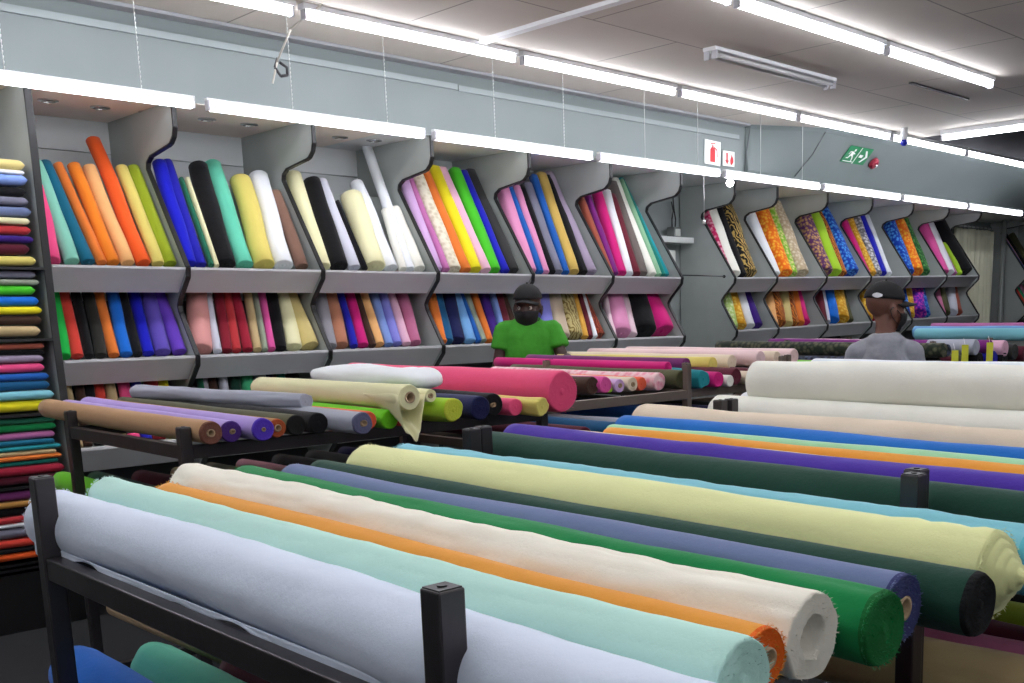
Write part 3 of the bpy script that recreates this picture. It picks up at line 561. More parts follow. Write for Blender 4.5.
# ------------------------------------------------------------------ wall shelving bays
def prof(yl, zs, bot=0.02):
    """front outline of a side panel, list of (y, z) from top to floor"""
    P = [(yl+.0,SZ-.006), (yl+.0,zs[0]+.72), (yl+.02,zs[0]+.675), (yl+.06,zs[0]+.645), (yl+.10,zs[0]+.635), (yl+.33,zs[0]+.605), (yl+.375,zs[0]+.58), (yl+.385,zs[0]+.545)]
    for k, z in enumerate(zs):
        y = yl-(0, .02, .08, .13)[k]
        P += [(y+.01,z+.015), (y-.004,z-.0), (y+.005,z-.05), (y+.125,z-.165)]
        if k < len(zs)-1: P += [(y+.15,z-.20), (y+.14,z-.235)]
    P += [(P[-1][0], bot)]
    return P
def make_bay(name, label, x0, x1, yl, zs, last, group, tilt=0, xref=0, back=6.64, edgewash=0):
    t = thing(name, label, 'shelving', (x0, yl, 0), 0, group)
    dz = tilt*((x0+x1)/2-xref)
    def side(x, th=.018):
        P = [(y-yl, z+(tilt*(x+x0-xref) if z < 2.6 else 0)) for y, z in prof(yl, zs)]
        full = P + [(back-yl, P[-1][1]), (back-yl, SZ-.006)]
        bm = bmesh.new(); prism(bm, full, x-th/2, x+th/2)
        o = obj('side_panel', bm, PANEL, t)
        bm = bmesh.new()
        for (a, b_) in zip(P, P[1:]):
            d = V((0, b_[0]-a[0], b_[1]-a[1])); n = V((0, -d.z, d.y)).normalized()
            if n.y > 0 and abs(n.y) > .2: n = -n
            c = [V((s*(th/2+.003), a[0], a[1])) + o_*n for s in (-1, 1) for o_ in (-.004, .006)]
            e = [V((s*(th/2+.003), b_[0], b_[1])) + o_*n for s in (-1, 1) for o_ in (-.004, .006)]
            c = [p+V((x,0,0)) for p in c]; e = [p+V((x,0,0)) for p in e]
            vs = [bm.verts.new(p) for p in c+e]
            for idx in ((0,1,3,2), (4,6,7,5), (0,4,5,1), (2,3,7,6), (0,2,6,4), (1,5,7,3)): bm.faces.new([vs[i] for i in idx])
        bmesh.ops.recalc_face_normals(bm, faces=bm.faces)
        e = obj('edge_trim', bm, EDGE, o); return o
    if x0 > 1.9: side(0)
    if last: side(x1-x0)
    w = x1-x0
    for k, z in enumerate(zs):
        y = -(0, .02, .08, .13)[k]; z0 = z+tilt*(x0-xref); z1 = z+tilt*(x1-xref)
        bm = bmesh.new()
        a, b_ = .011, w-.011
        pr = [(y,0), (y+.018,.002), (y+.135,-.125), (y+.118,-.13), (y+.0,-.012)]
        A = [bm.verts.new((a, p, q+z0)) for p, q in pr]; B = [bm.verts.new((b_, p, q+z1)) for p, q in pr]
        bm.faces.new(A); bm.faces.new(B[::-1])
        for i in range(len(pr)): bm.faces.new((A[(i+1) % 5], A[i], B[i], B[(i+1) % 5]))
        bmesh.ops.recalc_face_normals(bm, faces=bm.faces)
        obj('shelf_lip', bm, LIP, t)
        def board(nm, pr, m):
            bm = bmesh.new()
            A = [bm.verts.new((a, p, q+z0)) for p, q in pr]; B = [bm.verts.new((b_, p, q+z1)) for p, q in pr]; n = len(pr)
            bm.faces.new(A); bm.faces.new(B[::-1])
            for i in range(n): bm.faces.new((A[(i+1) % n], A[i], B[i], B[(i+1) % n]))
            bmesh.ops.recalc_face_normals(bm, faces=bm.faces); return obj(nm, bm, m, t)
        board('shelf_board', [(y+.02,-.012), (y+.02,0), (y+.24,0), (y+.24,-.012)], PANEL)
        board('sloping_back', [(y+.24,-.012), (y+.252,-.012), (y+.252+.7*(.52 if k == 0 else .3),.52 if k == 0 else .3), (y+.24+.7*(.52 if k == 0 else .3),.52 if k == 0 else .3)], PANEL if k == 0 else plain('dark_board', (90,92,94), .8))
    bm = bmesh.new(); box(bm, (.01,back-yl-.03,.05), (w-.01,back-yl-.01,2.30)); box(bm, (.01,back-yl-.03,2.305), (w-.01,back-yl-.01,2.45)); box(bm, (.01,back-yl-.03,2.455), (w-.01,back-yl-.01,SZ-.006))
    obj('back_board', bm, BACKB, t)
    return t
ORD = ['first', 'second', 'third', 'fourth', 'fifth', 'sixth', 'seventh', 'eighth', 'ninth', 'tenth', 'eleventh']
for i in range(6):
    make_bay('shelf_bay', 'grey slanted wall shelf bay, %s from left in the left run of plain cloth' % ORD[i], XU1[i], XU1[i+1], 5.75, [1.78, 1.31, .87, .4], i == 5, 'left run of slanted shelf bays')
for i in range(6):
    make_bay('shelf_bay', 'grey slanted wall shelf bay, %s from left in the run of printed cloth' % ORD[i], XU2[i], XU2[i+1], 6.0, [1.80, 1.33, .89, .42], i == 5, 'right run of slanted shelf bays', .018, 7.54)
for i in range(2):
    make_bay('shelf_bay', 'grey slanted shelf bay at the right picture edge past the curtain' if i == 0 else 'grey slanted shelf bay beyond the right picture edge', 13.95+.82*i, 14.77+.82*i, 6.1, [1.93, 1.46, 1.0, .5], i == 1, 'far right run of slanted shelf bays', 0, 0)

# rolls standing in the shelving
def neigh(rows, i):
    a = NICE(rows[i-1][3]) if i > 0 else None; b_ = NICE(rows[i+1][3]) if i < len(rows)-1 else None
    if a and b_: return 'between %s and %s' % (a, b_)
    if b_: return 'leftmost, beside %s' % b_
    return 'rightmost, beside %s' % a
from itertools import groupby
TN = {1: 'upper', 2: 'middle', 3: 'lower'}
RN = {1: "left run's", 2: "right run's", 3: "edge run's"}
for (u, bay, tier), rs in groupby(SHELF, key=lambda r: r[:3]):
    rs = list(rs)
    for i, (_, _, _, key, x, y, z, vx, vy, vz, R) in enumerate(rs):
        v = V((vx, vy, vz))
        if u < 3:
            xs_ = XU1 if u == 1 else XU2; lo_, hi_ = xs_[bay-1]+R+.014-(.045 if (u, bay) == (1, 1) else 0), xs_[bay]-R-.014
            x = min(max(x, lo_), hi_); tx_ = min(max(x+vx, lo_), hi_); vx = tx_-x; v = V((vx, vy, vz))
        bolt = (u == 1 and bay >= 4) or u >= 2
        lab = '%s roll, %s shelf, %s %s bay, %s' % (NICE(key), TN[tier], RN[u], ORD[bay-1], neigh(rs, i))
        base = V((x, y, z))
        end = None
        Rk = R*.99
        dn = v.normalized(); base = base + V((0,0,1))*(Rk*.55*math.sqrt(1-dn.z**2))
        o = obj('fabric_bolt' if bolt else 'fabric_roll', roll_bm(v, Rk, seg=18, rings=14, sq=3.0 if bolt else 2.0, flat=min(1.6, max(1.0, .03/Rk)) if Rk < .03 else 1.0, wob=.09 if bolt else .05, seed=random.random()*30), [fabric(key), fabric(key), fabric(key)], None, base)
        tag(o, lab, 'fabric roll', 'cloth rolls, %s shelf, %s bay of %s' % (TN[tier], ORD[bay-1], RN[u]))

# ------------------------------------------------------------------ shelf of folded bolts at the left edge
t = thing('folded_cloth_shelf', 'tall grey shelf of folded cloth lengths at the left edge', 'shelving', (1.0, 5.7, 0))
for x, nm in ((.828, 'side_panel'), (-.62, 'side_panel')):
    bm = bmesh.new(); prism(bm, [(.0,SZ-.006), (.0,1.5), (-.09,.02), (.9,.02), (.9,SZ-.006)], x-.012, x+.012); o = obj(nm, bm, PANEL, t)
    bm = bmesh.new(); prism(bm, [(-.008,SZ-.006), (-.008,1.5), (-.098,.02), (-.088,.02), (.004,1.5), (.004,SZ-.006)], x-.016, x+.016); obj('edge_trim', bm, EDGE, o)
boxobj('back_board', (-.6,.88,.02), (.81,.9,SZ-.01), WHITE, t)
for z in SHZ+[.345-.03]: boxobj('shelf', (-.6,-.01 if z > 1.3 else -.04,z-.008), (.815,.5,z+.004), EDGE, t)
boxobj('plinth', (-.6,-.03,0), (.815,.5,.29), EDGE, t)
for i, (key, z0, z1) in enumerate(STACK):
    a = NICE(STACK[i-1][0]) if i else None; b_ = NICE(STACK[i+1][0]) if i < len(STACK)-1 else None
    w = .0-random.uniform(0, .03); h = max(.012, (z1-z0)*.96); x0, x1 = .30, 1.79+w
    yf = 5.715-(.09*(1.5-z0)/1.5 if z0 < 1.5 else 0)-random.uniform(-.008,.012)
    bm = bmesh.new(); n = 10; seg = []
    # rounded fold at the right end and soft front, wavy slab
    nx = 16; prof_ = []
    for k in range(9):
        a_ = -math.pi/2+math.pi*k/8; prof_.append((-math.cos(a_)*h*.5, math.sin(a_)*h*.5))
    rings_ = []
    for j in range(nx+1):
        x = x0+(x1-h*.5-x0)*j/(nx-6) if j <= nx-6 else x1-h*.5+h*.5*math.sin(math.pi/2*(j-nx+6)/6)
        e = 1.0 if x < x1-h*.5 else max(.12, math.sqrt(max(0, 1-((x-(x1-h*.5))/(h*.5))**2))*.98)
        wv = noise.noise(V((x*5, i*3.3, 0)))*.008; wz = noise.noise(V((x*4, i*1.7, 5)))*h*.10
        rings_.append([bm.verts.new((x, yf+wv+h*.5+p, (z0+z1)/2+q*e+wz)) for p, q in prof_] + [bm.verts.new((x, yf+.34, (z0+z1)/2+h*.5*e)), bm.verts.new((x, yf+.34, (z0+z1)/2-h*.5*e))])
    m_ = len(rings_[0])
    for A, B in zip(rings_, rings_[1:]):
        for k in range(m_): bm.faces.new((A[k], A[(k+1) % m_], B[(k+1) % m_], B[k])).smooth = True
    bm.faces.new(rings_[0]); bm.faces.new(rings_[-1][::-1]); bmesh.ops.recalc_face_normals(bm, faces=bm.faces)
    o = obj('folded_cloth', bm, fabric(key))
    where = 'topmost in the left edge shelf, above %s' % b_ if not a else ('lowest in the left edge shelf, below %s' % a if not b_ else 'in the left edge shelf between %s and %s' % (a, b_))
    tag(o, '%s folded cloth %s' % (NICE(key), where), 'folded cloth', 'folded cloth lengths in the left edge shelf')

# ------------------------------------------------------------------ racks
def rack(label, x0, x1, y0, y1, zt, zb, zlow, m=STEEL, post=.037, front_tall=None):
    t = thing('display_rack', label, 'rack', (x0, y0, 0), 0, 'steel racks carrying the cloth rolls')
    w, d = x1-x0, y1-y0; h = post/2
    for x in (0, w):
        for y in (0, d):
            bm = bmesh.new(); zz = zt
            box(bm, (x-h,y-h,0), (x+h,y+h,zz), .003)
            o = obj('post', bm, m, t)
            bm = bmesh.new(); box(bm, (x-h*.86,y-h*.86,zz-.001), (x+h*.86,y+h*.86,zz+.0012)); cyl(bm, (x,y,zz+.001), (x,y,zz+.003), .006, seg=10)
            obj('end_cap', bm, EDGE, o)
    for z, th in ((zb, .045), (zlow, .04), (.14, .04)):
        for x in (0, w): boxobj('side_beam', (x-h*.8,h,z-th), (x+h*.8,d-h,z), m, t, .003)
        for y in (0, d): boxobj('cross_beam', (h,y-h*.8,z-th), (w-h,y+h*.8,z-.001), m, t, .003)
    return t
Z1 = 1.04
rack('dark steel rack nearest the camera carrying powder blue and mint rolls', .676, 1.735, .955, 2.28, 1.2, Z1, .64)
rack('dark steel rack under the dark green and purple rolls', 1.79, 2.82, .98, 2.30, 1.2, Z1, .62)
rack('dark steel rack under the big white rolls', 2.88, 3.94, .98, 2.30, 1.2, Z1, .62)
rack('dark steel rack right of the white rolls under a blue roll', 4.0, 5.06, .98, 2.1, 1.2, Z1, .62)
rack('black steel rack behind, carrying camel, lavender and cream rolls', 1.42, 2.93, 3.36, 4.36, 1.165, 1.107, .80)
rack('steel rack behind the big pink roll', 3.0, 3.97, 3.45, 4.5, 1.245, 1.12, .93, BROWNSTEEL, .032)
rack('steel rack under the olive and turquoise rolls', 4.02, 4.84, 3.5, 4.5, 1.25, 1.12, .93, BROWNSTEEL, .032)
rack('steel rack under the maroon and lime green rolls', 4.89, 5.85, 3.5, 4.6, 1.255, 1.12, .93, BROWNSTEEL, .032)
rack('brown steel rack under dark printed rolls right of the capped man', 6.28, 7.1, 3.35, 4.5, 1.29, 1.12, .7, BROWNSTEEL, .032)
rack('brown steel rack at far right under cyan rolls', 7.18, 8.6, 3.4, 4.5, 1.25, 1.12, .7, BROWNSTEEL, .032)

G1 = 'big rolls on the nearest rack'
BIG = dict(seg=64, rings=70)
roll('thick powder blue roll, nearest the camera along the rack edge', 'powder_blue', (.744,.58,1.083), (.744,2.44,1.086), .064, G1, wob=.03, fray=120, crease=.04, **BIG)
ob_ = [o for o in bpy.data.objects if o.get('label','').startswith('thick powder')][0]
bm = bmesh.new(); g_ = []
for j in range(91):
    t_ = j/90; y_ = .0+1.84*t_; dr_ = max(.003, .014+.030*noise.noise(V((t_*4.5,2.2,0)))+.014*noise.noise(V((t_*15,7.1,0))))
    row = []; a_ = 3.75; cx_, cz_ = .0635*math.cos(a_), .0635*math.sin(a_)
    for k in range(7): row.append(bm.verts.new((cx_+.004*noise.noise(V((t_*16,k*.3,3)))*k/6-.001, y_, cz_-dr_*k/6+.004)))
    g_.append(row)
for A, B in zip(g_, g_[1:]):
    for k in range(6): bm.faces.new((A[k], A[k+1], B[k+1], B[k])).smooth = True
lo_ = obj('loose_edge', bm, fabric('powder_blue'), ob_); lo_.modifiers.new('s','SOLIDIFY').thickness = .0012
roll('pale mint roll beside the powder blue one, near end at bottom edge', 'pale_mint', (.852,.665,1.108), (.854,2.44,1.115), .047, G1, wob=.06, crease=.05, fray=260, **BIG)
roll('narrow amber orange roll with cardboard core between mint and ivory', 'amber', (.940,.70,1.105), (.940,2.33,1.113), .037, G1, end=(240,105,20), core=.38, fray=260, wob=.05, **BIG)
roll('creased ivory roll with a hollow end between orange and green', 'ivory', (1.032,.70,1.110), (1.032,2.42,1.118), .053, G1, core=None, hollow=.5, fray=300, wob=.10, crease=.10, **BIG)
roll('kelly green roll with crumpled frayed end', 'kelly_green', (1.138,.665,1.100), (1.132,2.36,1.110), .050, G1, end=(10,105,45), fray=400, wob=.07, lobes=.2, **BIG)
roll('slate blue roll with cardboard core and dark navy end', 'slate_blue', (1.240,.695,1.100), (1.240,2.32,1.108), .048, G1, end=(60,66,115), core=.36, fray=300, wob=.04, **BIG)
roll('forest green roll with black end under the lemon roll', 'forest_green', (1.335,.63,1.095), (1.328,2.35,1.110), .046, G1, end=(10,12,14), wob=.04, **BIG)
roll('lemon yellow roll with slipped conical layers at its end', 'lemon', (1.455,.66,1.112), (1.43,2.30,1.12), .066, G1, cone=.05, fray=360, wob=.05, ridges=3, **BIG)
roll('light aqua blue roll behind the lemon roll', 'aqua', (1.595,.66,1.105), (1.57,2.36,1.112), .057, G1, crease=.08, end=(95,185,205), fray=300, wob=.09, **BIG)
G2 = 'rolls on the rack beyond the lemon roll'
M2 = dict(seg=40, rings=50)
roll('very dark green thick roll along the second rack', 'forest_green', (1.895,.6,1.095), (1.885,2.40,1.10), .068, G2, wob=.05, **M2)
roll('royal purple roll beyond the dark green one', 'royal_purple', (2.04,.6,1.10), (2.03,2.46,1.11), .066, G2, wob=.05, **M2)
roll('sand coloured thin roll between purple and orange', 'sand', (2.135,.6,1.118), (2.13,2.50,1.13), .030, G2, wob=.12, **M2)
roll('apricot orange roll beside the thin sand roll', 'amber', (2.21,.6,1.118), (2.20,2.22,1.128), .040, G2, wob=.07, **M2)
roll('pastel green roll between apricot and cerulean blue', 'pastel_green', (2.305,.6,1.112), (2.30,2.30,1.12), .046, G2, wob=.06, **M2)
roll('cerulean blue roll beside the pastel green one', 'cerulean', (2.42,.6,1.108), (2.41,2.36,1.116), .060, G2, wob=.05, **M2)
roll('sand beige thick roll next to the cerulean blue roll', 'sand', (2.60,.6,1.115), (2.585,2.44,1.122), .075, G2, wob=.06, **M2)
G3 = 'thick white rolls'
roll('white thick roll lying low beside the sand beige roll', 'off_white', (3.02,.6,1.115), (3.01,2.46,1.118), .078, G3, wob=.04, **M2)
roll('white thick roll at the back of the low white rolls', 'white', (3.19,.6,1.12), (3.18,2.46,1.12), .078, G3, wob=.04, **M2)
roll('white thick roll stacked on top of the other white rolls', 'off_white', (3.10,.6,1.248), (3.09,2.34,1.25), .077, G3, wob=.04, **M2)
roll('white roll behind the stacked top white roll', 'white', (3.27,.6,1.262), (3.26,2.2,1.262), .066, G3, wob=.04, **M2)
roll('cerulean blue roll glimpsed above the white rolls at the right edge', 'cerulean', (4.35,.7,1.135), (4.33,2.5,1.14), .075, 'rolls right of the white rolls', wob=.04, **M2)
# lower tier
G4 = 'rolls on the low tier of the nearest rack'
roll('bright blue roll on the low tier at the bottom left', 'blue', (.775,.6,.70), (.785,2.52,.71), .062, G4, wob=.07, **M2)
roll('turquoise roll on the low tier beside the bright blue one', 'aqua_mint', (.915,.6,.70), (.92,2.46,.705), .058, G4, wob=.09, **M2)
roll('burgundy cloth wound halfway along a bare cardboard tube on the low tier', 'burgundy', (1.03,.6,.725), (1.03,2.22,.735), .058, G4, wob=.12, **M2)
o = col.objects[-1] if False else None
for ob in list(bpy.data.objects):
    if ob.get('label', '').startswith('burgundy cloth wound'):
        cylobj('core_tube', (.005,1.6,.01), (-.02,2.32,.02), .026, CARD, ob, 20)['label'] = 'bare cardboard core tube'
roll('navy roll on the low tier right of the burgundy cloth', 'navy', (1.18,.6,.70), (1.18,2.36,.70), .058, G4, wob=.06, **M2)
roll('black roll on the low tier beneath the slate blue roll', 'black', (1.31,.6,.70), (1.31,2.36,.70), .058, G4, wob=.06, **M2)
roll('crimson roll on the low tier beneath the lemon roll', 'crimson', (1.45,.6,.70), (1.45,2.50,.70), .058, G4, wob=.06, **M2)
G5 = 'rolls on the low tier at the bottom right'
roll('olive beige crumpled roll at the bottom right on the low tier', 'tan', (1.96,.55,.74), (1.96,2.3,.73), .07, G5, wob=.14, **M2)
roll('mauve pink roll at the bottom right on the low tier', 'rose', (2.12,.55,.725), (2.12,2.3,.72), .068, G5, wob=.06, **M2)
roll('dark plum roll at the bottom right between mauve and lime', 'burgundy', (2.27,.55,.72), (2.27,2.3,.72), .064, G5, wob=.06, **M2)
roll('olive lime roll at the bottom right beyond the dark plum one', 'olive_lime', (2.42,.55,.72), (2.42,2.3,.72), .066, G5, wob=.06, **M2)
roll('black roll at the back of the low tier at the bottom right', 'black', (2.60,.55,.72), (2.60,2.3,.72), .066, G5, wob=.06, **M2)

# second row of racks
G6 = 'rolls on the camel and lavender rack'
MB = dict(seg=32, rings=30)
ZB = 1.107
roll('camel brown long roll with dark wound end on cardboard core, nearest edge', 'camel', (1.475,3.29,ZB+.039), (1.475,4.78,ZB+.042), .038, G6, end=(120,75,60), core=.34, wob=.05, **MB)
roll('lavender roll with violet end beside the camel roll', 'lavender', (1.552,3.30,ZB+.037), (1.56,4.8,ZB+.04), .035, G6, end=(70,35,120), core=.25, **MB)
roll('lavender roll with bright violet end and small core, beside the gold end', 'lavender', (1.632,3.25,ZB+.039), (1.64,4.8,ZB+.04), .038, G6, end=(80,50,180), core=.2, **MB)
roll('brown gold roll with rusty orange end', 'gold_brown', (1.708,3.30,ZB+.034), (1.71,4.8,ZB+.034), .031, G6, end=(170,80,40), core=.4, **MB)
roll('olive topped black ended roll left of the pure black one', 'olive', (1.776,3.30,ZB+.036), (1.78,4.8,ZB+.036), .035, G6, end=(14,14,14), **MB)
roll('pure black roll between olive and silver grey', 'black', (1.85,3.28,ZB+.038), (1.85,4.8,ZB+.038), .037, G6, **MB)
roll('silver grey organza roll with patterned grey end', 'silver_grey', (1.925,3.12,ZB+.042), (1.915,4.75,ZB+.05), .038, G6, end=(95,95,125), core=.3, alpha=.92, wob=.08, **MB)
roll('crumpled silver grey organza roll lying on top behind', 'silver_grey', (1.93,3.5,ZB+.098), (1.82,4.75,ZB+.09), .030, G6, wob=.2, alpha=.9, **MB)
roll('coral ended pale roll beside silver grey', 'coral', (2.03,3.26,ZB+.034), (2.03,4.75,ZB+.034), .033, G6, **MB)
roll('neon green roll half hidden under the cream organza', 'neon_green', (2.105,3.24,ZB+.034), (2.105,4.75,ZB+.034), .035, G6, **MB)
oc = roll('cream organza roll with a loose hanging sheer end', 'cream', (2.14,3.16,ZB+.112), (2.14,4.25,ZB+.105), .046, G6, core=.45, alpha=.93, wob=.07, **MB)
bm = bmesh.new(); nA, nB = 26, 12; grid = []
for j in range(nB+1):       # flap hanging from the mouth of the organza roll
    t_ = j/nB; row = []
    for k in range(nA+1):
        a_ = k/nA; th = math.pi*(.0+2.0*a_)
        y = .0+.24*t_ - .015
        dp = .115*max(0,math.sin(math.pi*a_))**.55*(1-t_)**1.8
        x = .044*math.cos(th)*(1+.15*(1-t_)) + .02*(1-t_); z = -.043*abs(math.sin(th*.5))**.8 - dp + .008*math.sin(a_*22+t_*5)*(1-t_)
        x = (-.048+.10*a_)*(1+.10*(1-t_)) + .006*math.sin(t_*7)
        row.append(bm.verts.new((x, y+.01*math.sin(a_*9), z+.01)))
    grid.append(row)
for A, B in zip(grid, grid[1:]):
    for k in range(nA): bm.faces.new((A[k], A[k+1], B[k+1], B[k])).smooth = True
fl = obj('loose_flap', bm, fabric('cream', alpha=.62), oc)
md = fl.modifiers.new('thick', 'SOLIDIFY'); md.thickness = .0015
roll('thin cream organza roll right of the flaring one', 'cream', (2.285,3.24,ZB+.105), (2.27,4.4,ZB+.115), .024, G6, core=.4, **MB)
roll('crimson roll beneath the thin cream organza roll', 'red', (2.19,3.3,ZB+.03), (2.19,4.7,ZB+.03), .031, G6, **MB)
roll('yellow green cellophane covered roll', 'lime', (2.355,3.19,ZB+.05), (2.30,3.9,ZB+.05), .045, G6, end=(190,200,60), wob=.1, **MB)
roll('navy roll left of the black cored roll', 'navy', (2.475,3.19,ZB+.046), (2.475,4.7,ZB+.046), .046, G6, end=(18,22,70), wob=.07, **MB)
roll('black roll with small white core beside navy', 'black', (2.572,3.24,ZB+.05), (2.572,4.7,ZB+.05), .045, G6, core=.2, **MB)
roll('small flamingo pink roll between black and pale yellow', 'flamingo', (2.655,3.2,ZB+.036), (2.655,4.7,ZB+.036), .034, G6, **MB)
roll('pale yellow organza roll crumpled beside the big pink roll', 'pale_yellow', (2.725,3.12,ZB+.036), (2.72,4.7,ZB+.04), .034, G6, wob=.25, **MB)
roll('very thick flamingo pink roll with spiral end', 'flamingo', (2.925,3.22,1.185), (2.86,4.70,1.19), .086, G6, fray=120, wob=.03, seg=48, rings=40)
# white folded parcel
bm = bmesh.new(); bmesh.ops.create_uvsphere(bm, u_segments=40, v_segments=20, radius=1)
for v_ in bm.verts:
    c = v_.co; f = lambda s, e: math.copysign(abs(s)**e, s)
    v_.co = V((f(c.x,.6)*.12, f(c.y,.55)*.42, f(c.z,.7)*.045)); v_.co += V((1,1,1))*noise.noise(v_.co*9)*.014
tag(obj('folded_cloth_parcel', bm, fabric('white'), None, (2.50,3.95,1.25), True), 'white folded cloth parcel lying on the rolls left of big pink roll', 'folded cloth')
G7 = 'small roll ends on the racks behind the big pink roll'
SB = dict(seg=24, rings=16, wob=.07)
rows7 = [('dark_brown',3.50,.043,3.64,1.185), ('bright_pink',3.565,.04,3.62,1.18), ('lime',3.615,.026,3.64,1.168), ('lilac',3.665,.034,3.62,1.176), ('sand',3.735,.036,3.60,1.186), ('coral',3.80,.034,3.60,1.182), ('floral_print',3.885,.044,3.56,1.186), ('olive',3.985,.048,3.50,1.19), ('turquoise',4.085,.048,3.44,1.185),
 ('magenta',4.18,.04,3.42,1.182), ('off_white',4.25,.03,3.40,1.175), ('burgundy',4.35,.045,3.44,1.188), ('sand',4.44,.035,3.42,1.178), ('burgundy',4.53,.04,3.42,1.184), ('gold_brown',4.72,.034,3.48,1.178), ('charcoal',4.81,.036,3.48,1.178), ('mauve',4.90,.038,3.46,1.18), ('burgundy',4.99,.036,3.46,1.178), ('charcoal',5.09,.042,3.46,1.184), ('sand',5.19,.036,3.44,1.178), ('neon_green',5.29,.044,3.42,1.186), ('navy',5.4,.04,3.5,1.182), ('plum',5.5,.04,3.5,1.182)]
for i, (key, x, R, y, z) in enumerate(rows7):
    a = NICE(rows7[i-1][0]) if i else None; b_ = NICE(rows7[i+1][0]) if i < len(rows7)-1 else None
    lab = '%s small roll end on the far rack %s' % (NICE(key), ('between %s and %s' % (a, b_)) if a and b_ else ('leftmost beside the big pink roll' if not a else 'rightmost beside %s' % a))
    kw = dict(SB)
    if key in ('neon_green', 'sand', 'lilac', 'black', 'charcoal') : kw['core'] = .35
    if key == 'turquoise': kw['wob'] = .25
    roll(lab, key, (x, y, 1.12+R), (x, y+1.3, 1.12+R), R, G7, **kw)
G8 = 'long rolls lying on top on the far racks'
top8 = [('pale_yellow', 'cream long roll lying behind the big pink roll', 3.24,3.75,3.22,4.85,1.20,.055), ('blush', 'pale pink long roll behind the big pink roll', 3.40,3.75,3.38,4.75,1.205,.05),
 ('magenta', 'magenta long roll in front of the man in green', 4.02,3.62,4.02,5.0,1.248,.03), ('plum', 'plum long roll beside the magenta one before the man', 4.14,3.6,4.14,4.85,1.258,.034),
 ('pale_yellow', 'pale yellow long roll on top above the maroon rolls', 4.38,3.62,4.38,4.85,1.25,.038), ('sand', 'sand long roll on top beside the pale yellow one', 4.54,3.62,4.54,4.95,1.255,.04), ('blush', 'blush pink thick long roll on top of the far rack', 4.80,3.62,4.80,5.0,1.262,.045), ('sand', 'cream long roll on top right of the blush one', 4.98,3.64,4.98,5.0,1.255,.042), ('blush', 'blush pink long roll left of the capped man', 5.15,3.64,5.15,5.0,1.26,.045)]
for key, lab, xa, ya, xb, yb, z, R in top8: roll(lab, key, (xa,ya,z-.025), (xb,yb,z-.025), R, G8, **SB)
G9 = 'rolls on the low tier of the far racks'
low9 = [('neon_green',1.50,.84,.042,4.80,'neon green roll on the low tier, its end beside the left post'), ('forest_green',1.60,.84,.04,4.7,'dark green roll on the low tier beside neon green'), ('burgundy',1.75,.84,.04,4.6,'burgundy roll on the low tier behind ivory and mint rolls'), ('tan',1.9,.84,.034,4.6,'tan roll on the low tier in the shade'), ('olive',2.05,.84,.036,4.6,'olive roll on the low tier in the shade'), ('dusty_pink',2.2,.84,.034,4.6,'dusty pink roll on the low tier in the shade'), ('black',2.38,.84,.04,4.6,'black roll on the low tier left of grey'), ('charcoal',2.55,.84,.04,4.6,'charcoal roll on the low tier'), ('navy',2.72,.84,.04,4.6,'navy roll on the low tier beneath the big pink roll'),
 ('burgundy',3.12,.975,.045,4.6,'burgundy roll low behind the royal purple roll'), ('teal_blue',3.3,.98,.048,4.9,'teal blue roll low behind the pink roll'), ('silver_grey',3.5,.975,.042,4.6,'silver grey roll low behind the cerulean roll'), ('azure',3.98,.98,.048,4.7,'azure roll on the low far tier under turquoise'), ('navy',4.15,.98,.048,4.7,'navy roll on the low far tier under turquoise'), ('black',4.35,.98,.048,4.7,'black roll on the low far tier')]
for key, x, z, R, yb, lab in low9: roll(lab, key, (x,3.3,z), (x,yb,z), R, G9, **SB)
for i, (key, x, z, R, y0_, y1_) in enumerate(PRINT_ROLLS):
    roll(PRLAB[i], key, (x,y0_,z), (x,y1_,z), R, 'rolls on the racks right of the capped man', **SB)
for ob in list(bpy.data.objects):
    if 'its white far end' in ob.get('label', ''): cylobj('core_tube', (0,1.72,.0), (0,1.87,.0), .03, WHITE, ob, 14)['label'] = 'white end of the inner tube'
for i, (x, y, z) in enumerate(((6.04,3.07,1.185), (6.17,3.07,1.215), (6.47,3.05,1.22))):
    t = thing('price_tag', 'small yellow price tag hanging from the dark printed rolls, %s' % ['leftmost', 'middle', 'rightmost'][i], 'tag', (x,y,z), -.7, 'yellow price tags')
    boxobj('card', (-.022,0,-.06), (.022,.003,.06), plain('yellow_card', (215,215,60), .7), t); bm = bmesh.new(); cyl(bm, (0,.001,.055), (0,.03,.10), .0015, seg=5); obj('string', bm, WHITE, t)

# ------------------------------------------------------------------ odds and ends on the walls
t = thing('meter_box', 'white electrical box on the wall in the gap between shelf runs', 'box', (7.27,6.655,1.86))
boxobj('body', (-.13,-.10,-.20), (.13,0,.20), plain('box_white', (205,210,205), .5), t, .006); boxobj('door', (-.115,-.112,-.185), (.115,-.10,.185), plain('box_door', (214,218,212), .5), t, .004); cylobj('latch', (.09,-.118,0), (.09,-.112,0), .012, DARK, t)
t = thing('cable_tray', 'pale cable tray shelf above the white electrical box', 'tray', (7.2,6.655,2.12))
bm = bmesh.new(); box(bm, (-.3,-.2,0), (.33,0,.012)); box(bm, (-.3,-.21,0), (.33,-.198,.05)); obj('tray', bm, plain('tray_grey', (196,200,198), .5), t)
t = thing('junction_device', 'small grey socket device with cables standing on the cable tray', 'device', (7.38,6.56,2.135))
boxobj('body', (-.05,-.05,0), (.05,.04,.13), plain('device_grey', (120,124,122), .5), t, .008); boxobj('display', (-.035,-.056,.05), (.03,-.05,.11), plain('device_face', (190,195,190), .4), t)
bm = bmesh.new(); tubepath(bm, [(-.02,0,.12), (-.01,.01,.2), (.03,.03,.28), (.03,.05,.36)], .006); tubepath(bm, [(.02,0,.12), (.05,.02,.2), (.04,.03,.3), (.05,.05,.42)], .006); obj('cable', bm, DARK, t)
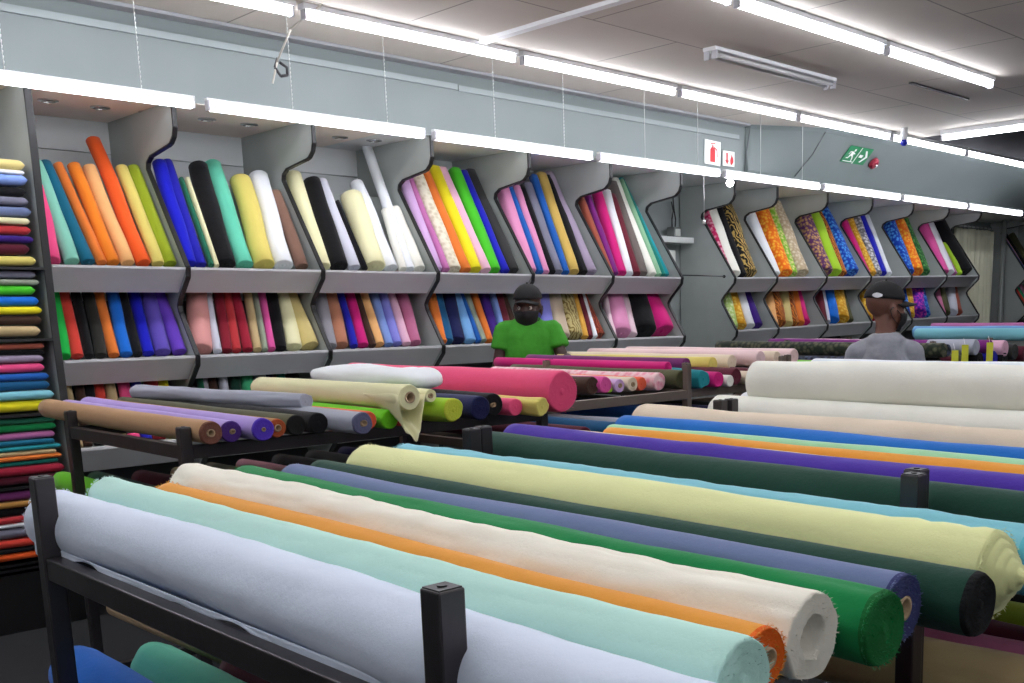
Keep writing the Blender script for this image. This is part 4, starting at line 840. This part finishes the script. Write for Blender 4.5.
bm = bmesh.new(); tubepath(bm, [(7.2,6.64,1.66), (7.2,6.64,1.2), (7.21,6.64,.6)], .012, 8); tag(obj('wall_conduit', bm, WHITE), 'thin white conduit running down the wall below the electrical box', 'pipe')
bm = bmesh.new(); tubepath(bm, [(6.62,5.80,1.80), (7.48,6.05,1.81)], .005); bmesh.ops.create_uvsphere(bm, u_segments=10, v_segments=8, radius=.014, matrix=Matrix.Translation((7.49,6.06,1.81)))
tag(obj('hanging_rod', bm, DARK), 'thin dark rod with a knob bridging the gap between shelf runs', 'rod')
# signs
def poly(bm, pts, y, mat=0):
    f = bm.faces.new([bm.verts.new((x, y, z)) for x, z in pts]); f.material_index = mat
def disc(bm, x, z, r, y, n=14): poly(bm, [(x+r*math.cos(2*math.pi*k/n), z+r*math.sin(2*math.pi*k/n)) for k in range(n)], y)
RED = plain('sign_red', (190,25,35), .5); GREEN = plain('sign_green', (10,125,75), .5); SW = plain('sign_white', (235,238,235), .5)
t = thing('fire_extinguisher_sign', 'white sign with red fire extinguisher picture on the bulkhead', 'sign', (6.95,5.743,2.785), 0); t.rotation_euler = (0,math.radians(2),0)
boxobj('plate', (-.10,-.004,-.095), (.10,.004,.095), SW, t)
bm = bmesh.new(); poly(bm, [(-.035,-.075), (.03,-.075), (.03,.02), (.018,.04), (-.022,.04), (-.035,.02)], -.006); poly(bm, [(-.012,.04), (.006,.04), (.006,.06), (-.012,.06)], -.006); poly(bm, [(-.03,.062), (.03,.07), (.03,.078), (-.03,.07)], -.006); poly(bm, [(.012,.05), (.055,.03), (.06,-.03), (.05,-.03), (.046,.02), (.012,.04)], -.006)
obj('extinguisher_symbol', bm, RED, t)
t = thing('fire_arrow_sign', 'small red and white fire arrow sign below the extinguisher sign', 'sign', (7.15,5.735,2.755)); t.scale = (.75,1,.75)
boxobj('plate', (-.10,-.004,-.08), (.10,.004,.08), SW, t)
bm = bmesh.new(); poly(bm, [(-.05,-.02), (-.02,-.02), (-.02,.06), (-.05,.06)], -.006); poly(bm, [(-.07,-.02), (-.035,-.065), (0,-.02)], -.006); poly(bm, [(.025,-.06), (.05,-.065), (.08,-.03), (.075,.01), (.06,.04), (.055,.01), (.04,.06), (.03,.01), (.018,-.02)], -.006); obj('fire_symbols', bm, RED, t)
slope = math.atan2(.35, .335)
def on_duct(name, label, cat, x, fr):
    # frame lying on the sloping cover; local -Y is the outward normal
    y = 5.705-(.315)*fr; z = 2.685+.335*fr
    t = thing(name, label, cat, (x, y, z)); t.rotation_euler = (math.atan2(.315, .335), 0, 0); t.scale = (.82,.82,.82); return t
t = on_duct('exit_sign', 'green emergency exit sign with running man and white arrow', 'sign', 8.74, .66)
boxobj('plate', (-.235,-.012,-.105), (.235,-.004,.105), GREEN, t)
boxobj('divider', (-.004,-.015,-.105), (.004,-.012,.105), SW, t)
bm = bmesh.new(); q = -.014
disc(bm, -.10, .06, .018, q)
for pts in ([(-.135,.045),(-.105,.04),(-.085,.01),(-.11,-.02),(-.15,.0)], [(-.11,-.005),(-.085,.0),(-.06,-.04),(-.075,-.045),(-.095,-.02)], [(-.15,.0),(-.125,-.015),(-.15,-.05),(-.19,-.05),(-.19,-.038),(-.16,-.036)], [(-.105,.04),(-.09,.03),(-.06,.02),(-.06,.01),(-.095,.015)], [(-.135,.045),(-.175,.04),(-.185,.005),(-.175,.0),(-.165,.03),(-.14,.03)], [(-.075,-.045),(-.06,-.04),(-.05,-.085),(-.065,-.085)], [(-.21,-.09),(-.02,-.09),(-.02,-.08),(-.21,-.08)]): poly(bm, pts, q)
obj('running_figure', bm, SW, t)
bm = bmesh.new(); poly(bm, [(.04,-.018), (.11,-.018), (.11,.018), (.04,.018)], q); poly(bm, [(.10,-.075), (.135,-.075), (.21,0), (.165,0)], q); poly(bm, [(.165,0), (.21,0), (.135,.075), (.10,.075)], q)
obj('arrow', bm, SW, t)
t = on_duct('alarm_bell', 'round dark red alarm bell right of the exit sign', 'alarm', 9.08, .56)
bm = bmesh.new(); cyl(bm, (0,-.004,0), (0,-.035,0), .07, .066, 24); cyl(bm, (0,-.035,0), (0,-.055,0), .066, .035, 24); obj('gong', bm, plain('bell_red', (150,30,55), .4), t); cylobj('hub', (0,-.055,0), (0,-.066,0), .015, CHROME, t)
bm = bmesh.new(); tubepath(bm, [(3.0,5.0,3.04), (2.99,5.3,2.98), (3.02,5.52,2.86), (3.0,5.55,2.75)], .006)
tag(obj('loose_cable', bm, plain('pale_cable', (190,185,175), .6)), 'loose pale cable dropping between the two light rows at left', 'cable')
t = thing('cable_clamp', 'black spring clamp dangling from the loose cable near the lights', 'clamp', (3.03,5.53,2.83)); 
bm = bmesh.new(); tubepath(bm, [(0,0,.05), (-.02,0,.0), (.01,0,-.04), (.05,0,-.03), (.05,0,.01), (.01,0,.03)], .008); obj('loop', bm, DARK, t)
t = thing('pull_switch', 'small pull switch on a cord below the low tubes above the white rolls', 'switch', (6.55,5.50,2.2)); cylobj('cord', (0,0,0), (0,0,.36), .002, WHITE, t, 5); cylobj('toggle', (0,0,-.02), (0,0,.015), .014, plain('toggle', (180,182,180), .5), t, 10)
# slot in the ceiling
struct(boxobj('trim_5', (6.9,3.9,3.04), (7.75,3.93,3.052), EDGE))

# curtain and pole
bm = bmesh.new(); nx, nz = 120, 14; g = []
for j in range(nz+1):
    z = .05+(2.50-.05)*j/nz; row = []
    for k in range(nx+1):
        x = 12.70+1.0*k/nx; a_ = k/nx*2*math.pi*8
        row.append(bm.verts.new((x+.01*math.sin(a_*.5+j*.2), 6.5+.045*math.sin(a_)*(1-.25*j/nz)+.012*math.sin(a_*2.3+j*.3), z+.012*math.sin(a_)*(j == nz))))
    g.append(row)
for A, B in zip(g, g[1:]):
    for k in range(nx): bm.faces.new((A[k], A[k+1], B[k+1], B[k])).smooth = True
t = thing('curtain', 'cream pleated curtain hanging right of the printed cloth shelves', 'curtain', (0,0,0))
o = obj('cloth', bm, fabric('curtain_cream', (250,248,222)), t); md = o.modifiers.new('s', 'SOLIDIFY'); md.thickness = .003
cylobj('curtain_rail', (12.6,6.5,2.53), (13.72,6.5,2.53), .012, WHITE, t)
for k in range(9): 
    x = 12.74+.115*k; bm = bmesh.new(); bmesh.ops.create_cone(bm, cap_ends=True, segments=10, radius1=.02, radius2=.02, depth=.008, matrix=Matrix.Translation((x,6.5,2.53)) @ Matrix.Rotation(math.pi/2, 4, 'Y')); obj('curtain_ring', bm, CHROME, t)
tag(cylobj('standing_pole', (13.74,6.35,0), (13.74,6.35,2.632), .035, plain('pole_grey', (150,156,154), .5, .2)), 'grey upright pole between the curtain and the far right shelf', 'pole')

# ------------------------------------------------------------------ people
def capsule(bm, a, b, ra, rb, seg=14):
    a, b = V(a), V(b); d, u, w = frame_of(b-a); L_ = (b-a).length; rings = []
    st = [(-ra*math.cos(t), ra*math.sin(t)) for t in (.001, .5, 1.0, 1.4)] + [(L_+rb*math.sin(t), rb*math.cos(t)) for t in (.15, .55, 1.05, 1.57)]
    for h, r in st: rings.append([bm.verts.new(a+d*h+(u*math.cos(2*math.pi*i/seg)+w*math.sin(2*math.pi*i/seg))*max(r, .0005)) for i in range(seg)])
    for A, B in zip(rings, rings[1:]):
        for i in range(seg): bm.faces.new((A[i], A[(i+1) % seg], B[(i+1) % seg], B[i]))
    bm.faces.new(rings[0][::-1]); bm.faces.new(rings[-1])
def ell(bm, c, r, rot=None, useg=24):
    M_ = Matrix.Translation(V(c)) @ (rot or Matrix.Identity(4)) @ Matrix.Diagonal((*r, 1))
    bmesh.ops.create_uvsphere(bm, u_segments=useg, v_segments=useg//2, radius=1, matrix=M_)
def loft(bm, secs, seg=28):
    R_ = [[bm.verts.new((cx+rx*math.cos(2*math.pi*i/seg), cy+ry*math.sin(2*math.pi*i/seg), z)) for i in range(seg)] for z, rx, ry, cx, cy in secs]
    for A, B in zip(R_, R_[1:]):
        for i in range(seg): bm.faces.new((A[i], A[(i+1) % seg], B[(i+1) % seg], B[i]))
    bm.faces.new(R_[0][::-1]); bm.faces.new(R_[-1])
def remesh(o, vs, sm=4):
    m = o.modifiers.new('remesh', 'REMESH'); m.mode = 'VOXEL'; m.voxel_size = vs; m.use_smooth_shade = True
    s = o.modifiers.new('smooth', 'SMOOTH'); s.factor = .5; s.iterations = sm
def hand(bm, wr, d, palm_n, side, s, curl=.5):
    """palm, four unequal bent fingers and a thumb leaving the side of the palm"""
    d = V(d).normalized(); n = V(palm_n).normalized(); x = d.cross(n).normalized()*side
    wr = V(wr)
    capsule(bm, wr, wr+d*.05*s, .024*s, .03*s)
    for k in range(4): capsule(bm, wr+d*.02*s+x*(k-1.5)*.012*s, wr+d*.085*s+x*(k-1.5)*.019*s, .013*s, .0115*s)
    for k, ln in enumerate((.068, .078, .072, .056)):
        p = wr+d*.088*s+x*(k-1.5)*.0205*s; q = d
        for j, fr in enumerate((.45, .3, .25)):
            q = (q + n*curl*(.5+.35*j)).normalized(); e = p+q*ln*fr*s; capsule(bm, p, e, (.0088-.0008*j)*s, (.0082-.0008*j)*s, 8); p = e
    p = wr+d*.03*s-x*.028*s
    for q, ln, r in (((d*.6-x*.8+n*.2), .04, .0115), ((d*.9-x*.35+n*.4), .03, .0095), ((d*.95-x*.1+n*.5), .022, .0085)):
        e = p+q.normalized()*ln*s; capsule(bm, p, e, r*s, r*.92*s, 8); p = e
def person(name, label, loc, rz, h, skin, shirt, pants, head_turn, arms, head_tilt=0, eyes=True, cap_logo=False, kx=.9, kz=1.03, hs=1.08, slope=.0, drop=.0):
    s = h/1.70
    root = thing('person', label, 'person', loc, rz)
    Z = lambda z: (z*s if z < 1.0 else (1.0+(z-1.0)*(kz+(kz-1)*2))*s)
    bm = bmesh.new()
    # trunk
    loft(bm, [(Z(.86),.15*s*kx,.105*s,0,0), (Z(.95),.158*s*kx,.11*s,0,0), (Z(1.08),.135*s*kx,.10*s,0,0), (Z(1.25),.155*s*kx,.11*s,0,0), (Z(1.34),.14*s*kx,.09*s,0,.0), (Z(1.40),.07*s,.075*s,0,.01), (Z(1.46),.055*s,.055*s,0,.01)])
    capsule(bm, (0,.015*s,Z(1.40)), (0,0,(1.53-drop)*s), .056*s, .053*s)
    for sd in (-1, 1):
        sh, el, wr = [V(p)*1.0 for p in arms[0 if sd < 0 else 1][:3]]
        capsule(bm, (sd*.04*s,.01*s,Z(1.38)), sh, .038*s, .042*s)
        capsule(bm, sh, el, .042*s, .038*s); capsule(bm, el, wr, .038*s, .025*s)
        hd, pn = arms[0 if sd < 0 else 1][3:5]
        hand(bm, wr, hd, pn, sd, s)
        hip, kn, an = V((sd*.085*s,0,Z(.90))), V((sd*.10*s,-.015*s,Z(.48))), V((sd*.105*s,.02*s,Z(.09)))
        capsule(bm, hip, kn, .085*s, .055*s); capsule(bm, kn, an, .052*s, .036*s)
        capsule(bm, an+V((0,.0,-.04*s)), an+V((sd*.01,-.15*s,-.055*s)), .036*s, .028*s)
    H = Matrix.Translation((0,-.012*s,(1.555-drop)*s)) @ Matrix.Rotation(head_turn, 4, 'Z') @ Matrix.Rotation(head_tilt, 4, 'X') @ Matrix.Scale(hs, 4)
    def hp(x, y, z): return H @ V((x*s, y*s, z*s))
    def he(c, r, rot=None): ell(bm, (0,0,0), (1e-4,)*3) if False else bmesh.ops.create_uvsphere(bm, u_segments=24, v_segments=14, radius=1, matrix=H @ Matrix.Translation(V(c)*s) @ (rot or Matrix.Identity(4)) @ Matrix.Diagonal((r[0]*s, r[1]*s, r[2]*s, 1)))
    he((0,.012,.045), (.075,.096,.088)); he((0,-.02,-.01), (.066,.076,.09)); he((0,-.035,-.065), (.047,.05,.036))
    he((0,-.088,-.01), (.014,.016,.03)); he((0,-.102,-.028), (.017,.014,.012)); he((-.012,-.095,-.03), (.010,.010,.008)); he((.012,-.095,-.03), (.010,.010,.008))
    he((0,-.085,-.057), (.024,.012,.006)); he((0,-.084,-.067), (.021,.012,.007)); he((0,-.082,.028), (.05,.012,.010))
    for sd in (-1, 1):
        he((sd*.077,.005,-.008), (.008,.020,.033), Matrix.Rotation(sd*.25, 4, 'Z')); he((sd*.04,-.066,-.02), (.022,.02,.018))
    body = obj('body', bm, skin, root); remesh(body, .0065*s, 3)
    if eyes:
        for sd in (-1, 1):
            bm = bmesh.new(); bmesh.ops.create_uvsphere(bm, u_segments=14, v_segments=10, radius=.0125*s, matrix=Matrix.Translation(hp(sd*.031,-.079,.005))); e = obj('eye', bm, plain('eye_white', (225,220,210), .2), root, smooth=True)
            bm = bmesh.new(); bmesh.ops.create_uvsphere(bm, u_segments=12, v_segments=8, radius=.0062*s, matrix=Matrix.Translation(hp(sd*.031-.002,-.087,.005))); obj('iris', bm, plain('iris', (25,15,10), .15), e, smooth=True)
    # shirt
    bm = bmesh.new()
    loft(bm, [(Z(.87),.168*s*kx,.125*s,0,0), (Z(1.0),.163*s*kx,.122*s,0,0), (Z(1.12),.158*s*kx,.118*s,0,0), (Z(1.26),.172*s*kx,.124*s,0,0), (Z(1.35),(.172-slope)*s*kx,.112*s,0,0), (Z(1.415),(.115-slope*.3)*s,.09*s,0,.008*s), (Z(1.448),.069*s,.066*s,0,.01*s)])
    for sd in (-1, 1):
        sh, el = V(arms[0 if sd < 0 else 1][0]), V(arms[0 if sd < 0 else 1][1]); d = (el-sh)
        capsule(bm, (sd*.055*s,.005*s,Z(1.378)), sh, .054*s, .058*s); cyl(bm, sh, sh+d*.45, .056*s, .064*s, 20)
    so = obj('shirt', bm, shirt, root); remesh(so, .008*s, 3)
    dm = so.modifiers.new('folds', 'DISPLACE'); tx = bpy.data.textures.new('folds', 'CLOUDS'); tx.noise_scale = .09; dm.texture = tx; dm.strength = .016; dm.mid_level = .1
    bm = bmesh.new(); bmesh.ops.create_cone
    seg = 28; rr = [[bm.verts.new((r*s*math.cos(2*math.pi*i/seg), .008*s+r*.97*s*math.sin(2*math.pi*i/seg), Z(z)-.012*s*(math.sin(2*math.pi*i/seg) < 0)*abs(math.sin(2*math.pi*i/seg)))) for i in range(seg)] for r, z in ((.072,1.437), (.07,1.452), (.064,1.452), (.064,1.437))]
    for A, B in zip(rr, rr[1:]+rr[:1]):
        for i in range(seg): bm.faces.new((A[i], A[(i+1) % seg], B[(i+1) % seg], B[i])).smooth = True
    obj('collar', bm, shirt, so)
    bm = bmesh.new(); loft(bm, [(Z(.80),.165*s,.115*s,0,0), (Z(.90),.166*s,.118*s,0,0), (Z(.98),.158*s,.113*s,0,0)])
    for sd in (-1, 1):
        hip, kn, an = V((sd*.085*s,0,Z(.86))), V((sd*.10*s,-.015*s,Z(.48))), V((sd*.105*s,.02*s,Z(.10)))
        capsule(bm, hip, kn, .095*s, .07*s); cyl(bm, kn, an, .07*s, .058*s, 18)
        b2_ = bmesh.new(); capsule(b2_, an+V((0,.03*s,-.05*s)), an+V((sd*.01*s,-.17*s,-.06*s)), .046*s, .036*s); box(b2_, (an.x-.045*s,an.y-.20*s,.0), (an.x+.045*s,an.y+.07*s,.022), .008); obj('shoe', b2_, DARK, root, smooth=True)
    po = obj('trousers', bm, pants, root); remesh(po, .009*s, 3)
    # cap
    BK = plain('cap_black', (16,16,19), .8, bump=.2, scale=120)
    bm = bmesh.new(); bmesh.ops.create_uvsphere(bm, u_segments=32, v_segments=18, radius=1, matrix=Matrix.Diagonal((.084*s,.106*s,.088*s,1)))
    bmesh.ops.delete(bm, geom=[v_ for v_ in bm.verts if v_.co.z < -.012*s], context='VERTS')
    bmesh.ops.transform(bm, matrix=H @ Matrix.Translation((0,.012*s,.052*s)), verts=bm.verts)
    co = obj('cap', bm, BK, root, smooth=True); co.modifiers.new('s', 'SOLIDIFY').thickness = .003
    bm = bmesh.new(); R_ = []
    for j in range(6):
        f = j/5; R_.append([bm.verts.new(H @ V(((.072-.008*f*f)*s*math.sin(a_)*(1.0), (.0-.086*math.cos(a_)*(1) - f*.082*math.cos(a_)**.7)*s, (.048-.010*f-.022*math.sin(a_)**2*(1))*s))) for a_ in [(-1.35+2.7*k/16) for k in range(17)]])
    for A, B in zip(R_, R_[1:]):
        for k in range(16): bm.faces.new((A[k], A[k+1], B[k+1], B[k])).smooth = True
    bo = obj('cap_bill', bm, BK, co); bo.modifiers.new('s', 'SOLIDIFY').thickness = .004
    bm = bmesh.new(); bmesh.ops.create_uvsphere(bm, u_segments=10, v_segments=8, radius=.007*s, matrix=Matrix.Translation(hp(0,.012,.141))); obj('cap_button', bm, BK, co, smooth=True)
    if cap_logo:
        bm = bmesh.new(); R_ = []
        for k in range(9):
            a_ = 2.15+.5*k/8; th = .010*math.sin(math.pi*(k+.6)/9.2)
            p = V((-.0865*math.sin(math.pi-a_)*.985, 0, 0))
            P_ = lambda dz: hp(-.087*math.sin(a_), .012-.109*math.cos(a_), .062+dz)
            R_.append([bm.verts.new(P_(-th)), bm.verts.new(P_(th+.004))])
        for A, B in zip(R_, R_[1:]): bm.faces.new((A[0], A[1], B[1], B[0]))
        lo = obj('cap_emblem', bm, plain('emblem_white', (225,225,228), .6), co); lo['label'] = 'white side emblem'; lo.modifiers.new('s', 'SOLIDIFY').thickness = .002
    # mask
    bm = bmesh.new(); R_ = []
    for j in range(9):
        z = -.012-.085*j/8; row = []
        for k in range(19):
            a_ = -1.25+2.5*k/18; rx = .073-.02*(j/8)**2; ry = .083+.012*math.sin(math.pi*min(1, j/6))-.022*(j/8)**2; nose_ = .022*math.exp(-(a_/.22)**2)*max(0, 1-j/5)
            row.append(bm.verts.new(hp(rx*math.sin(a_), -.018-(ry+nose_)*math.cos(a_), z)))
        R_.append(row)
    for A, B in zip(R_, R_[1:]):
        for k in range(18): bm.faces.new((A[k], A[k+1], B[k+1], B[k])).smooth = True
    mo = obj('face_mask', bm, plain('mask_black', (20,20,24), .8), root); mo.modifiers.new('s', 'SOLIDIFY').thickness = .003
    for sd in (-1, 1):
        bm = bmesh.new(); tubepath(bm, [hp(sd*.069,-.045,-.02), hp(sd*.079,-.015,.0), hp(sd*.084,.015,.012), hp(sd*.084,.026,-.005), hp(sd*.08,.01,-.035), hp(sd*.068,-.035,-.07)], .0022*s); obj('ear_loop', bm, plain('mask_strap', (40,40,44), .8), mo)
    return root
dsk = plain('skin_deep', (72,48,40), .5, bump=.1, scale=40); dsk2 = plain('skin_brown', (112,72,58), .5, bump=.1, scale=40)
s_ = 1.0
person('person', 'man in a bright green T-shirt, black cap and black face mask behind the racks', (4.36,5.10,0), -.70, 1.69, dsk,
       plain('green_cotton', (60,150,35), .85, bump=.15, scale=60), plain('dark_jeans', (35,40,55), .85), -.22,
       [[(-.150,.0,1.405), (-.205,-.03,1.15), (-.17,-.235,1.16), (0.1,-.9,.1), (0,0,-1)], [(.150,.0,1.405), (.225,-.07,1.17), (.23,-.26,1.235), (-.1,-.9,.12), (0,0,-1)]], head_tilt=.05, drop=.005)
person('person', 'man in a grey T-shirt and black cap seen from behind', (4.87,2.87,0), 2.15, 1.635, dsk2,
       plain('grey_cotton', (150,152,160), .85, bump=.15, scale=60), plain('dark_trousers', (40,40,46), .85), -1.05,
       [[(-.138,.0,1.275), (-.18,-.06,1.03), (-.14,-.27,1.0), (0.1,-.9,.0), (0,0,-1)], [(.138,.0,1.275), (.18,-.06,1.03), (.14,-.27,1.0), (-.1,-.9,.0), (0,0,-1)]], head_tilt=.08, cap_logo=True, kx=.84, kz=.985, slope=.035, hs=1.1)

# ------------------------------------------------------------------ camera, world, colour
cam = bpy.data.cameras.new('camera'); co = bpy.data.objects.new('camera', cam); col.objects.link(co)
Xc, Yc, Zc = CAMX, CAMY, CAMZ      # camera right, up, back axes in the room
co.matrix_world = Matrix(((Xc[0],Yc[0],Zc[0],0), (Xc[1],Yc[1],Zc[1],0), (Xc[2],Yc[2],Zc[2],1.5), (0,0,0,1)))
cam.sensor_width = 36; cam.lens = FPX*36/1024; cam.shift_x = (512-PX)/1024; cam.shift_y = (PY-341.5)/1024
cam.clip_start = .02; cam.clip_end = 60
bpy.context.scene.camera = co
w = bpy.data.worlds.new('world'); bpy.context.scene.world = w; w.use_nodes = True
w.node_tree.nodes['Background'].inputs[0].default_value = (.75,.8,.9,1); w.node_tree.nodes['Background'].inputs[1].default_value = .15
sc = bpy.context.scene
sc.view_settings.view_transform = 'Standard'; sc.view_settings.look = 'None'; sc.view_settings.gamma = 1; sc.view_settings.use_curve_mapping = False
sc.view_settings.exposure = EXPOSURE
try: sc.cycles.use_denoising = True; sc.cycles.denoiser = 'OPENIMAGEDENOISE'; sc.cycles.max_bounces = 6; sc.cycles.sample_clamp_indirect = 8
except Exception: pass
